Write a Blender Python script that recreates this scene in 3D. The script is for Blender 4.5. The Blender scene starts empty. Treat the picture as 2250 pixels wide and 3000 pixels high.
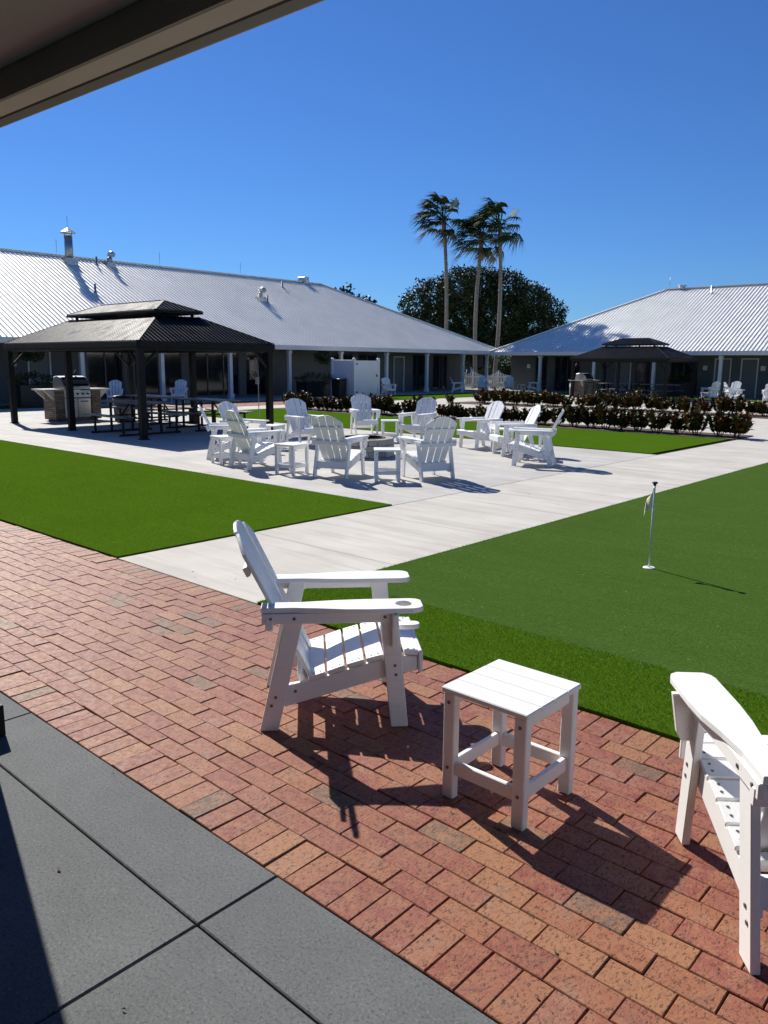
import bpy, bmesh, math, random
from mathutils import Vector, Matrix
random.seed(7)
R = math.radians
PI = math.pi
sc = bpy.context.scene
COL = sc.collection

# ------------------------------------------------------------------ object helpers
def link(o, parent=None):
    COL.objects.link(o)
    if parent is not None:
        o.parent = parent
    return o

def tag(o, label=None, cat=None, group=None, kind=None):
    if label: o['label'] = label
    if cat: o['category'] = cat
    if group: o['group'] = group
    if kind: o['kind'] = kind
    return o

def thing(name, label, cat, loc=(0, 0, 0), rz=0.0, group=None):
    o = bpy.data.objects.new(name, None)
    o.empty_display_size = 0.2
    o.location = loc
    o.rotation_euler = (0, 0, rz)
    link(o)
    return tag(o, label, cat, group)

def copy_tree(o, parent=None):
    c = o.copy()
    COL.objects.link(c)
    if parent is not None:
        c.parent = parent
    for ch in o.children:
        copy_tree(ch, c)
    return c

class MB:
    """collects shapes into one bmesh and links them as ONE mesh object"""
    def __init__(self):
        self.bm = bmesh.new()
    def _bevel(self, geom_verts, b, seg=1):
        if b <= 0: return
        es = set()
        for v in geom_verts:
            for e in v.link_edges: es.add(e)
        bmesh.ops.bevel(self.bm, geom=list(es), offset=b, segments=seg, affect='EDGES', profile=0.5, clamp_overlap=True)
    def box(self, c, s, rot=None, b=0.0, mi=0, seg=1):
        n0 = len(self.bm.faces)
        M = Matrix.Translation(Vector(c))
        if rot is not None:
            M = M @ (rot.to_4x4() if hasattr(rot, 'to_4x4') else rot)
        M = M @ Matrix.Diagonal((s[0], s[1], s[2], 1))
        r = bmesh.ops.create_cube(self.bm, size=1.0, matrix=M)
        self._bevel(r['verts'], b, seg)
        if mi:
            self.bm.faces.ensure_lookup_table()
            for f in self.bm.faces[n0:]: f.material_index = mi
        return self
    def bb(self, x0, x1, y0, y1, z0, z1, b=0.0, mi=0):
        return self.box(((x0+x1)/2, (y0+y1)/2, (z0+z1)/2), (abs(x1-x0), abs(y1-y0), abs(z1-z0)), None, b, mi)
    def bar(self, p, q, w, h, b=0.0, mi=0, up=(0, 0, 1)):
        p = Vector(p); q = Vector(q); d = q-p; L = d.length
        x = d.normalized(); u = Vector(up)
        if abs(x.dot(u)) > 0.98: u = Vector((0, 1, 0))
        y = u.cross(x).normalized(); z = x.cross(y)
        rot = Matrix((x, y, z)).transposed()
        return self.box((p+q)/2, (L, w, h), rot, b, mi)
    def prism(self, pts, axis, a0, a1, b=0.0, mi=0, M=None):
        """2-D outline extruded along an axis ('x','y','z') from a0 to a1"""
        def P(u, v, a):
            if axis == 'y': w = Vector((u, a, v))
            elif axis == 'x': w = Vector((a, u, v))
            else: w = Vector((u, v, a))
            return M @ w if M is not None else w
        n0 = len(self.bm.faces)
        A = [self.bm.verts.new(P(u, v, a0)) for u, v in pts]
        B = [self.bm.verts.new(P(u, v, a1)) for u, v in pts]
        n = len(pts)
        fs = [self.bm.faces.new(A), self.bm.faces.new(B[::-1])]
        for i in range(n):
            j = (i+1) % n
            fs.append(self.bm.faces.new((A[j], A[i], B[i], B[j])))
        bmesh.ops.recalc_face_normals(self.bm, faces=fs)
        self._bevel(A+B, b)
        if mi:
            self.bm.faces.ensure_lookup_table()
            for f in self.bm.faces[n0:]: f.material_index = mi
        return self
    def tube(self, pts, rs, n=8, cap=True, mi=0):
        pts = [Vector(p) for p in pts]
        if not hasattr(rs, '__len__'): rs = [rs]*len(pts)
        rings = []
        for i, p in enumerate(pts):
            d = (pts[min(i+1, len(pts)-1)]-pts[max(i-1, 0)]).normalized()
            u = Vector((0, 0, 1)) if abs(d.z) < 0.95 else Vector((1, 0, 0))
            a = d.cross(u).normalized(); c = d.cross(a)
            rings.append([self.bm.verts.new(p+(a*math.cos(2*PI*k/n)+c*math.sin(2*PI*k/n))*rs[i]) for k in range(n)])
        fs = []
        for i in range(len(rings)-1):
            for k in range(n):
                fs.append(self.bm.faces.new((rings[i][k], rings[i][(k+1) % n], rings[i+1][(k+1) % n], rings[i+1][k])))
        if cap:
            fs.append(self.bm.faces.new(rings[0])); fs.append(self.bm.faces.new(rings[-1]))
        bmesh.ops.recalc_face_normals(self.bm, faces=fs)
        for f in fs:
            f.smooth = len(f.verts) == 4
            f.material_index = mi
        return self
    def lathe(self, prof, c=(0, 0, 0), n=24, mi=0):
        c = Vector(c); rings = []
        for r, z in prof:
            rings.append([self.bm.verts.new(c+Vector((max(r, 1e-4)*math.cos(2*PI*k/n), max(r, 1e-4)*math.sin(2*PI*k/n), z))) for k in range(n)])
        fs = []
        for i in range(len(rings)-1):
            for k in range(n):
                fs.append(self.bm.faces.new((rings[i][k], rings[i][(k+1) % n], rings[i+1][(k+1) % n], rings[i+1][k])))
        bmesh.ops.recalc_face_normals(self.bm, faces=fs)
        for f in fs: f.material_index = mi
        return self
    def poly(self, pts, mi=0):
        f = self.bm.faces.new([self.bm.verts.new(Vector(p)) for p in pts])
        f.material_index = mi
        return self
    def build(self, name, mats, parent=None, smooth=False):
        me = bpy.data.meshes.new(name)
        self.bm.to_mesh(me); self.bm.free()
        if not isinstance(mats, (list, tuple)): mats = [mats]
        for m in mats: me.materials.append(m)
        if smooth:
            for p in me.polygons: p.use_smooth = True
        return link(bpy.data.objects.new(name, me), parent)

def raw(name, verts, faces, mat, parent=None, smooth=False):
    me = bpy.data.meshes.new(name)
    me.from_pydata(verts, [], faces)
    me.materials.append(mat)
    if smooth:
        for p in me.polygons: p.use_smooth = True
    return link(bpy.data.objects.new(name, me), parent)

def struct(o):
    o['kind'] = 'structure'
    return o

# ------------------------------------------------------------------ materials
class NT:
    def __init__(self, name):
        self.m = bpy.data.materials.new(name); self.m.use_nodes = True
        self.t = self.m.node_tree
        self.b = self.t.nodes['Principled BSDF']
        self._pos = None
    def n(self, typ, **kw):
        x = self.t.nodes.new(typ)
        for k, v in kw.items(): setattr(x, k, v)
        return x
    def l(self, a, b): self.t.links.new(a, b)
    def pos(self, scale=None, obj=False):
        if obj:
            p = self.n('ShaderNodeTexCoord').outputs['Object']
        else:
            p = self.n('ShaderNodeNewGeometry').outputs['Position']
        if scale:
            mp = self.n('ShaderNodeMapping'); mp.inputs['Scale'].default_value = scale
            self.l(p, mp.inputs['Vector']); p = mp.outputs['Vector']
        return p
    def noise(self, sc_, det=3, rough=.55, scale=None, obj=False, dist=0):
        x = self.n('ShaderNodeTexNoise'); x.inputs['Scale'].default_value = sc_
        x.inputs['Detail'].default_value = det; x.inputs['Roughness'].default_value = rough
        x.inputs['Distortion'].default_value = dist
        self.l(self.pos(scale, obj), x.inputs['Vector'])
        return x.outputs['Fac']
    def ramp(self, fac, stops, interp='LINEAR'):
        x = self.n('ShaderNodeValToRGB'); cr = x.color_ramp; cr.interpolation = interp
        while len(cr.elements) < len(stops): cr.elements.new(0.5)
        for e, (p, c) in zip(cr.elements, stops):
            e.position = p
            e.color = (c, c, c, 1) if isinstance(c, (int, float)) else (*c, 1)
        self.l(fac, x.inputs['Fac'])
        return x.outputs['Color']
    def mix(self, fac, a, b, mode='MIX'):
        x = self.n('ShaderNodeMix', data_type='RGBA', blend_type=mode)
        for s, v in ((x.inputs[0], fac), (x.inputs[6], a), (x.inputs[7], b)):
            if isinstance(v, (int, float)): s.default_value = v
            elif isinstance(v, tuple): s.default_value = (*v, 1)
            else: self.l(v, s)
        return x.outputs[2]
    def rand(self):
        return self.n('ShaderNodeNewGeometry').outputs['Random Per Island']
    def bump(self, h, strength=.3, dist=.01):
        x = self.n('ShaderNodeBump'); x.inputs['Strength'].default_value = strength; x.inputs['Distance'].default_value = dist
        self.l(h, x.inputs['Height']); self.l(x.outputs['Normal'], self.b.inputs['Normal'])
    def fin(self, col=None, rough=.6, metal=0.0, spec=None):
        if col is not None:
            if isinstance(col, tuple): self.b.inputs['Base Color'].default_value = (*col, 1)
            else: self.l(col, self.b.inputs['Base Color'])
        if isinstance(rough, (int, float)): self.b.inputs['Roughness'].default_value = rough
        else: self.l(rough, self.b.inputs['Roughness'])
        self.b.inputs['Metallic'].default_value = metal
        if spec is not None: self.b.inputs['Specular IOR Level'].default_value = spec
        return self.m

def simple(name, col, rough=.5, metal=0.0, var=.12, scale=6, bump=0.0, spec=None, obj=True):
    t = NT(name)
    f = t.noise(scale, 4, obj=obj)
    lo = tuple(c*(1-var) for c in col); hi = tuple(min(1, c*(1+var)) for c in col)
    c = t.ramp(f, [(.3, lo), (.7, hi)])
    if bump: t.bump(t.noise(scale*8, 3, obj=obj), bump, .004)
    return t.fin(c, rough, metal, spec)

M = {}
# white poly lumber of the chairs and side tables
t = NT('white_polymer_lumber')
grain = t.noise(14, 4, .6, (1, 9, 9), True)
c = t.ramp(grain, [(.25, (.80, .80, .79)), (.75, (.86, .86, .85))])
c = t.mix(t.ramp(t.noise(5, 5, .65, None, True), [(.55, 0.0), (.8, .22)]), c, (.66, .65, .62))
t.bump(grain, .08, .003)
M['white'] = t.fin(c, .42, 0, .35)
M['bolt'] = simple('weathered_bolt_steel', (.16, .15, .14), .45, .7)
# bricks
t = NT('clay_brick_pavers')
rb = t.rand()
base = t.ramp(rb, [(0, (.225, .064, .048)), (.13, (.28, .105, .058)), (.27, (.245, .076, .058)), (.40, (.315, .145, .074)), (.50, (.25, .083, .058)),
                   (.62, (.225, .060, .050)), (.74, (.26, .090, .062)), (.86, (.14, .092, .066)), (.90, (.285, .115, .066))], 'CONSTANT')
blot = t.noise(17, 6, .75)
c = t.mix(t.ramp(blot, [(.42, 0.0), (.62, .85)]), base, (.31, .135, .070))
blot2 = t.noise(10, 6, .7, dist=.6)
c = t.mix(t.ramp(blot2, [(.55, 0.0), (.72, .6)]), c, (.125, .085, .062))
c = t.mix(t.ramp(t.noise(5, 6, .75), [(.52, 0.0), (.75, .4)]), c, (.36, .24, .19))
speck = t.noise(120, 4, .75, (1, .45, 1), dist=.8)
c = t.mix(t.ramp(speck, [(.525, 0.0), (.61, .85)]), c, (.045, .020, .016))
speck2 = t.noise(230, 2, .6)
c = t.mix(t.ramp(speck2, [(.57, 0.0), (.68, .5)]), c, (.42, .26, .18))
t.bump(speck, .5, -.003)
M['brick'] = t.fin(c, t.ramp(t.noise(30), [(.3, .5), (.7, .7)]), 0, .2)
M['joint_sand'] = simple('dark_joint_sand', (.020, .015, .012), .95, 0, .4, 60, obj=False)
# grey slab by the porch
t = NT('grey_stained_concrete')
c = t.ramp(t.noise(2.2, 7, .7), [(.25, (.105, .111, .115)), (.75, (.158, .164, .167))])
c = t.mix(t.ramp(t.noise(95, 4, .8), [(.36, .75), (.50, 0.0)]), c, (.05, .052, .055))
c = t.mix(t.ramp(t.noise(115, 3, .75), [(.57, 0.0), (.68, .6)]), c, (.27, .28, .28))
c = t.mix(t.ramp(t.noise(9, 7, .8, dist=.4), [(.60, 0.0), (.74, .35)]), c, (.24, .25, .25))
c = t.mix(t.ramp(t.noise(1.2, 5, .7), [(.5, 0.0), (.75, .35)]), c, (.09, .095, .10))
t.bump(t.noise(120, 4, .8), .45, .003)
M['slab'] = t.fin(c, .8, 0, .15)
# pale concrete
def concrete(name, a, b, st):
    t = NT(name)
    c = t.ramp(t.noise(1.3, 6, .6), [(.3, a), (.7, b)])
    streak = t.noise(2.2, 5, .65, st, dist=.5)
    c = t.mix(t.ramp(streak, [(.46, 0.0), (.70, .6)]), c, tuple(x*.74 for x in a))
    c = t.mix(t.ramp(t.noise(.7, 5, .6), [(.52, 0.0), (.7, .35)]), c, tuple(x*.78 for x in a))
    c = t.mix(t.ramp(t.noise(120, 2, .7), [(.62, 0.0), (.75, .3)]), c, tuple(x*.7 for x in a))
    t.bump(t.noise(150, 2, .7), .15, .002)
    return t.fin(c, .75, 0, .15)
M['path'] = concrete('broomed_pale_concrete', (.47, .44, .39), (.57, .538, .485), (.30, 2.6, 1))
M['patio'] = concrete('grey_white_patio_concrete', (.42, .402, .375), (.51, .49, .46), (.3, 1.6, 1))
# turf
def turf(name, a, b, spec=.25):
    t = NT(name)
    f = t.noise(240, 3, .7)
    g = t.noise(62, 4, .8)
    c = t.ramp(g, [(.30, tuple(x*.60 for x in a)), (.5, a), (.68, b)])
    c = t.mix(t.ramp(f, [(.3, .5), (.5, 0.0)]), c, tuple(x*.5 for x in a))
    c = t.mix(t.ramp(t.noise(1.1, 6, .65), [(.35, 0.0), (.7, .5)]), c, tuple(x*.78 for x in a))
    c = t.mix(t.ramp(t.noise(3, 5, .7, (.3, 2.5, 1)), [(.45, 0.0), (.7, .35)]), c, tuple(x*.8 for x in b))
    c = t.mix(t.ramp(t.noise(48, 2, .5), [(.735, 0.0), (.76, .7)]), c, (.35, .36, .22))
    t.bump(g, .8, .012)
    return t.fin(c, .8, 0, spec)
M['turf'] = turf('bright_artificial_turf', (.060, .126, .007), (.098, .176, .014), .0)
M['green'] = turf('short_putting_turf', (.058, .112, .020), (.094, .158, .034), .0)
t = NT('turf_blades')
c = t.ramp(t.rand(), [(0, (.040, .098, .004)), (.35, (.057, .136, .005)), (.65, (.072, .160, .008)), (.94, (.11, .20, .018)), (.988, (.30, .30, .12))])
t.fin(c, .6, 0, .15)
tr = t.n('ShaderNodeBsdfTranslucent'); t.l(c, tr.inputs['Color'])
ms = t.n('ShaderNodeMixShader'); ms.inputs[0].default_value = .45
t.l(t.b.outputs[0], ms.inputs[1]); t.l(tr.outputs[0], ms.inputs[2])
t.l(ms.outputs[0], t.t.nodes['Material Output'].inputs['Surface'])
M['blade'] = t.m
t = NT('field_grass')
c = t.ramp(t.noise(.06, 6, .65), [(.3, (.10, .13, .03)), (.7, (.20, .20, .07))])
c = t.mix(t.ramp(t.noise(2.5, 5, .7), [(.4, 0.0), (.7, .5)]), c, (.07, .10, .02))
M['field'] = t.fin(c, .9)
t = NT('bark_mulch')
c = t.ramp(t.noise(28, 5, .7), [(.3, (.025, .015, .010)), (.55, (.09, .05, .03)), (.75, (.17, .10, .06))])
t.bump(t.noise(40, 4, .7), 1.0, .03)
M['mulch'] = t.fin(c, .9)
# roofs
def metalroof(name, col, rough, metal, spec=.5):
    t = NT(name)
    c = t.ramp(t.noise(.8, 5, .65, (1, 1, 1)), [(.3, tuple(x*.9 for x in col)), (.7, col)])
    c = t.mix(t.ramp(t.noise(6, 5, .7), [(.58, 0.0), (.75, .25)]), c, tuple(x*.75 for x in col))
    return t.fin(c, t.ramp(t.noise(3, 4), [(.3, rough*.85), (.7, rough*1.15)]), metal, spec)
M['roof'] = metalroof('galvalume_roof_panels', (.95, .93, .88), .52, .5)
M['ridgecap'] = metalroof('roof_cap_flashing', (.88, .86, .81), .52, .5)
t = NT('black_gazebo_roof')
t.bump(t.noise(22, 4, .7), .25, .01)
M['dark_roof'] = t.fin(t.ramp(t.noise(4, 4), [(.3, (.005, .005, .007)), (.7, (.010, .010, .013))]), t.ramp(t.noise(3.5, 6, .75, (1, .4, 1)), [(.35, .30), (.65, .60)]), 0, .17)
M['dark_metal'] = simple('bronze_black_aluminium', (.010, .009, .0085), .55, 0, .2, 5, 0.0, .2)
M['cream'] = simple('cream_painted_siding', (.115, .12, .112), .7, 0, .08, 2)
M['colpaint'] = simple('white_painted_column', (.72, .72, .70), .5, 0, .05, 3)
M['door'] = simple('pale_painted_door', (.145, .15, .14), .45, 0, .06, 3)
M['frame'] = simple('dark_window_frame', (.05, .05, .05), .4)
t = NT('dark_window_glass')
M['glass'] = t.fin(t.ramp(t.noise(1.2, 3), [(.3, (.006, .007, .010)), (.7, (.014, .016, .022))]), .06, 0, .5)
M['sign'] = simple('pale_sign_plate', (.7, .7, .68), .4)
M['galv'] = simple('galvanised_steel', (.42, .43, .44), .38, .85, .15, 8)
M['vinyl'] = simple('white_vinyl_fence', (.76, .77, .78), .35, 0, .04, 2)
M['black'] = simple('black_plastic', (.012, .012, .013), .5)
M['steel'] = simple('brushed_stainless', (.55, .54, .52), .3, .9, .1, 20)
M['counter'] = simple('speckled_granite_counter', (.52, .50, .46), .3, 0, .25, 40)
t = NT('stacked_ledger_stone')
bt = t.n('ShaderNodeTexBrick'); bt.offset = .4
bt.inputs['Scale'].default_value = 1; bt.inputs['Mortar Size'].default_value = .006
bt.inputs['Brick Width'].default_value = .22; bt.inputs['Row Height'].default_value = .055
for k, v in (('Color1', (.30, .22, .155)), ('Color2', (.15, .11, .085)), ('Mortar', (.03, .025, .02))): bt.inputs[k].default_value = (*v, 1)
mp = t.n('ShaderNodeVectorMath', operation='DOT_PRODUCT'); sep = t.n('ShaderNodeSeparateXYZ'); t.l(t.pos(obj=True), sep.inputs[0])
ad = t.n('ShaderNodeMath', operation='ADD'); t.l(sep.outputs[0], ad.inputs[0]); t.l(sep.outputs[1], ad.inputs[1])
cb = t.n('ShaderNodeCombineXYZ'); t.l(ad.outputs[0], cb.inputs[0]); t.l(sep.outputs[2], cb.inputs[1])
t.l(cb.outputs[0], bt.inputs['Vector'])
t.bump(bt.outputs['Fac'], -.6, .01)
M['ledger'] = t.fin(bt.outputs['Color'], .8)
M['table_grey'] = simple('grey_coated_tabletop', (.17, .17, .175), .42, 0, .15, 10)
t = NT('fire_pit_block')
c = t.ramp(t.rand(), [(0, (.36, .32, .27)), (.3, (.46, .42, .36)), (.6, (.30, .27, .235)), (.85, (.52, .48, .42))])
c = t.mix(t.ramp(t.noise(16, 5, .7), [(.45, 0.0), (.7, .5)]), c, (.24, .21, .18))
t.bump(t.noise(30, 4, .7), .7, .01)
M['pitstone'] = t.fin(c, .85)
M['soot'] = simple('sooty_steel', (.015, .013, .012), .7, .3)
# foliage
def leafmat(name, stops, rough=.5, spec=.3):
    t = NT(name)
    c = t.ramp(t.rand(), stops)
    return t.fin(c, rough, 0, spec)
M['croton'] = leafmat('croton_leaves', [(0, (.018, .034, .010)), (.34, (.050, .085, .018)), (.56, (.09, .018, .012)), (.66, (.19, .036, .016)), (.72, (.06, .016, .010)), (.78, (.28, .095, .02)), (.88, (.20, .16, .03)), (.94, (.05, .08, .02))], .5, .2)
M['oakleaf'] = leafmat('dark_oak_leaves', [(0, (.022, .034, .012)), (.5, (.038, .055, .018)), (.85, (.06, .08, .03)), (1, (.08, .09, .04))], .5, .2)
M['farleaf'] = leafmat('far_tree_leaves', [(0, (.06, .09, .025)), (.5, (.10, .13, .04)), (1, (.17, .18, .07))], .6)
M['palmleaf'] = leafmat('palm_fronds', [(0, (.016, .030, .008)), (.5, (.032, .055, .012)), (.9, (.065, .09, .025)), (1, (.11, .12, .045))], .7, .1)
M['deadfrond'] = leafmat('dry_palm_fronds', [(0, (.10, .06, .03)), (.7, (.17, .11, .06)), (1, (.30, .20, .11))], .7)
M['potleaf'] = leafmat('porch_plant_leaves', [(0, (.02, .04, .012)), (1, (.05, .075, .02))], .5)
t = NT('palm_trunk_bark')
c = t.ramp(t.noise(3, 5, .7, (1, 1, 5), True), [(.3, (.12, .105, .09)), (.7, (.25, .225, .195))])
t.bump(t.noise(4, 4, .7, (1, 1, 6), True), .8, .05)
M['trunk'] = t.fin(c, .9)
M['bark'] = simple('brown_bark', (.10, .075, .055), .9, 0, .3, 6, .6)
M['flag'] = simple('cream_flag_cloth', (.86, .80, .60), .8, 0, .06, 8)
M['pole'] = simple('white_fibreglass_pole', (.72, .73, .72), .3)
t = NT('soffit_paint')
c = t.ramp(t.noise(2, 5, .6), [(.3, (.56, .54, .49)), (.7, (.64, .62, .57))])
c = t.mix(t.ramp(t.noise(7, 5, .75), [(.66, 0.0), (.78, .55)]), c, (.18, .17, .15))
M['soffit'] = t.fin(c, .7)
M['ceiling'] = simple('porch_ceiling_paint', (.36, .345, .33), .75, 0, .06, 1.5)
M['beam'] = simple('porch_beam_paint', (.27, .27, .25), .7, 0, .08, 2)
M['gutter'] = simple('aged_gutter_paint', (.13, .127, .115), .5, 0, .15, 4)
M['dripedge'] = simple('pale_drip_edge', (.50, .45, .38), .5, 0, .1, 4)
M['car'] = simple('dark_car_paint', (.02, .022, .028), .2, .2)
M['rubber'] = simple('tyre_rubber', (.015, .015, .015), .85)

# ------------------------------------------------------------------ ground (grid axes: +Y runs along the concrete path)
def sheet(name, rects, z, mat, zb=None):
    m = MB()
    for (x0, x1, y0, y1) in rects:
        m.bb(x0, x1, y0, y1, (z-.03 if zb is None else zb), z)
    return struct(m.build(name, mat))

fv = [(-900, -300, -.06), (500, -300, -.06), (500, 900, -.06), (-900, 900, -.06)]
struct(raw('field', fv, [(0, 1, 2, 3)], M['field']))

# grey slab: panels with real joints
m = MB()
xs = [-1.83+1.83*k for k in range(-12, 6)]
for i in range(len(xs)-1):
    a, b_ = xs[i]+.003, xs[i+1]-.003
    m.bb(a, b_, 1.2035, 1.515, -.08, 0, .004)
    m.bb(a, b_, -1.8, 1.1965, -.08, 0, .004)
    m.bb(a, b_, -4.8, -1.81, -.08, 0, .006)
struct(m.build('porch_slab', M['slab']))
sheet('slab_joint_bed', [(-24, 8, -4.8, 1.525)], -.035, M['joint_sand'], -.06)

# brick paving: every paver is its own block
bv, bf = [], []
def brick(cx, cy, L, W):
    z = random.gauss(0, .0016)
    tx, ty = random.gauss(0, .006), random.gauss(0, .006)
    rz = random.gauss(0, .009)
    hx, hy = L/2-random.uniform(.0006, .0022), W/2-random.uniform(.0006, .0022)
    c_, s_ = math.cos(rz), math.sin(rz)
    n0 = len(bv)
    for (ix, zz) in ((0, -.05), (0, -.003), (.0026, 0)):
        for sx, sy in ((-1, -1), (1, -1), (1, 1), (-1, 1)):
            x = sx*(hx-ix); y = sy*(hy-ix)
            bv.append((cx+x*c_-y*s_, cy+x*s_+y*c_, z+zz+(x*tx+y*ty if zz > -.04 else 0)))
    for r in (0, 4):
        for k in range(4):
            j = (k+1) % 4
            bf.append((n0+r+k, n0+r+j, n0+r+4+j, n0+r+4+k))
    bf.append((n0+8, n0+9, n0+10, n0+11))
BX0, BX1 = -21.0, 5.0
x = BX0
while x < BX1:
    brick(x+.05, 1.519+.1, .1, .2); brick(x+.05, 3.373-.1, .1, .2); x += .1005
rows = 14
rh = (3.373-.2-1.719)/rows
for r in range(rows):
    x = BX0-(0.1 if r % 2 else 0)+random.uniform(-.012, .012)
    while x < BX1:
        brick(x+.1, 1.719+rh*(r+.5), .2, rh); x += .2005
struct(raw('brick_paving', bv, bf, M['brick']))
sheet('brick_bed', [(BX0, BX1, 1.53, 3.375)], -.011, M['joint_sand'], -.05)

# concrete
m = MB()
ys = [3.385, 4.875, 6.415, 7.95, 9.5, 11.05, 12.6, 14.15, 15.7, 17.25, 18.8, 20.35]
for a, b_ in zip(ys[:-1], ys[1:]):
    m.bb(-6.155, -4.255, a+.003, b_-.003, -.05, 0, .004)
struct(m.build('garden_path', M['path']))
m = MB()
pxs = [-28.4, -25.2, -21.5, -17.8, -14.05, -10.1, -6.161]
for a, b_ in zip(pxs[:-1], pxs[1:]):
    for c0, c1 in ((7.0, 10.8), (10.8, 14.66)):
        m.bb(a+.003, b_-.003, c0+.003, c1-.003, -.05, 0, .004)
struct(m.build('patio', M['patio']))
sheet('patio_joint_bed', [(-28.4, -4.25, 3.38, 20.4)], -.02, M['joint_sand'], -.05)
sheet('courtyard_walk', [(-24.6, -22.75, 14.66, 20.36), (-24.6, 6, 20.36, 27.55), (-6.155, 6, 20.3501, 20.3599), (-24.2, 4, 29.45, 40.0), (-24.2, -21.2, 27.55, 29.45)], 0, M['path'])
sheet('porch_floor', [(-33, -28.0, 14.5, 47.2), (-28.0, 8, 43.2, 47.2), (-33, -30.3, -10, 14.5)], .005, M['patio'])
# bricks along the far building
bv, bf = [], []
y = 14.7
while y < 26.4:
    for k in range(17):
        brick(-24.7-.2*k+(.1 if int(y*10) % 2 else 0), y, .2, .1)
    y += .1
struct(raw('far_brick_walk', bv, bf, M['brick']))
sheet('far_brick_bed', [(-28.0, -24.6, 14.66, 26.45)], -.011, M['joint_sand'], -.05)
# turf
sheet('turf_lawn', [(-20.5, -6.165, 3.385, 6.99)], .014, M['turf'])
sheet('turf_fringe', [(-4.245, 5, 3.385, 4.14)], .014, M['turf'])
sheet('putting_green', [(-4.245, 5, 4.14, 20.2)], .008, M['green'])
sheet('far_turf', [(-22.7, -6.3, 14.67, 18.9)], .014, M['turf'])
sheet('courtyard_turf', [(-28.0, -24.2, 26.5, 43.15), (-24.2, 4, 40.0, 43.15), (-30.2, -28.4, 5.0, 14.5)], .014, M['turf'])
sheet('hedge_bed', [(-22.7, -6.2, 18.9, 20.35), (-21.2, 2, 27.56, 29.44)], .02, M['mulch'])

# turf blades (nobody could count them)
def blades(name, zones, hmin, hmax, w, seed):
    rnd = random.Random(seed)
    v, f = [], []
    for (x0, x1, y0, y1, n, z0) in zones:
        for _ in range(n):
            x = rnd.uniform(x0, x1); y = rnd.uniform(y0, y1)
            a = rnd.uniform(0, 2*PI); h = rnd.uniform(hmin, hmax); ww = w*rnd.uniform(.7, 1.3)
            lx, ly = rnd.gauss(0, .4)*h, rnd.gauss(0, .4)*h
            k = len(v)
            v += [(x-math.cos(a)*ww, y-math.sin(a)*ww, z0), (x+math.cos(a)*ww, y+math.sin(a)*ww, z0), (x+lx, y+ly, z0+h)]
            f.append((k, k+1, k+2))
    o = raw(name, v, f, M['blade'])
    o['kind'] = 'stuff'
    return tag(o, 'short bright green artificial grass blades standing in the turf', 'grass')
blades('turf_grass', [(-4.25, .3, 3.375, 4.16, 70000, .012), (-11.5, -6.16, 3.375, 7.0, 52000, .012), (-15.5, -11.5, 4.0, 7.0, 14000, .012),
                      (-4.26, -4.2, 4.1, 14, 3000, .005), (-22.7, -6.3, 14.66, 18.9, 26000, .012)], .007, .016, .0016, 3)

# ------------------------------------------------------------------ adirondack chair
W2 = .275      # half width over the legs
def side_prism(m, pts, y0, y1, b=.003, mi=0):
    return m.prism(pts, 'y', y0, y1, b, mi)
def bolt(m, s, z, y):
    sgn = 1 if y > 0 else -1
    m.tube([(s, y-.002*sgn, z), (s, y+.003*sgn, z)], .0075, 8, True, 1)

def arm_mesh(sgn, hole):
    """armrest outline with rounded front (and a cup hole) from a filled 2-D curve"""
    cu = bpy.data.curves.new('armrest', 'CURVE'); cu.dimensions = '2D'; cu.fill_mode = 'BOTH'
    cu.extrude = .0085; cu.bevel_depth = .004; cu.bevel_resolution = 1
    # (s, y outward)
    out = [(.02, .205), (.20, .205), (.36, .185), (.48, .178), (.70, .178), (.728, .186), (.745, .205), (.745, .295), (.728, .318), (.70, .328), (.50, .328), (.40, .322), (.28, .300), (.16, .285), (.02, .285)]
    def spl(pts):
        s = cu.splines.new('POLY'); s.points.add(len(pts)-1); s.use_cyclic_u = True
        for p, q in zip(s.points, pts): p.co = (q[0]-.345, q[1]*sgn, 0, 1)
    spl(out)
    if hole:
        spl([(.665+.042*math.cos(2*PI*k/28), .253+.042*math.sin(2*PI*k/28)) for k in range(28)])
    o = bpy.data.objects.new('armrest_curve', cu); COL.objects.link(o)
    dg = bpy.context.evaluated_depsgraph_get()
    me = bpy.data.meshes.new_from_object(o.evaluated_get(dg))
    bpy.data.objects.remove(o); bpy.data.curves.remove(cu)
    me.name = 'armrest'
    for v in me.vertices: v.co.z += .585
    me.materials.clear(); me.materials.append(M['white'])
    for p in me.polygons: p.use_smooth = False
    return me

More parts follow.
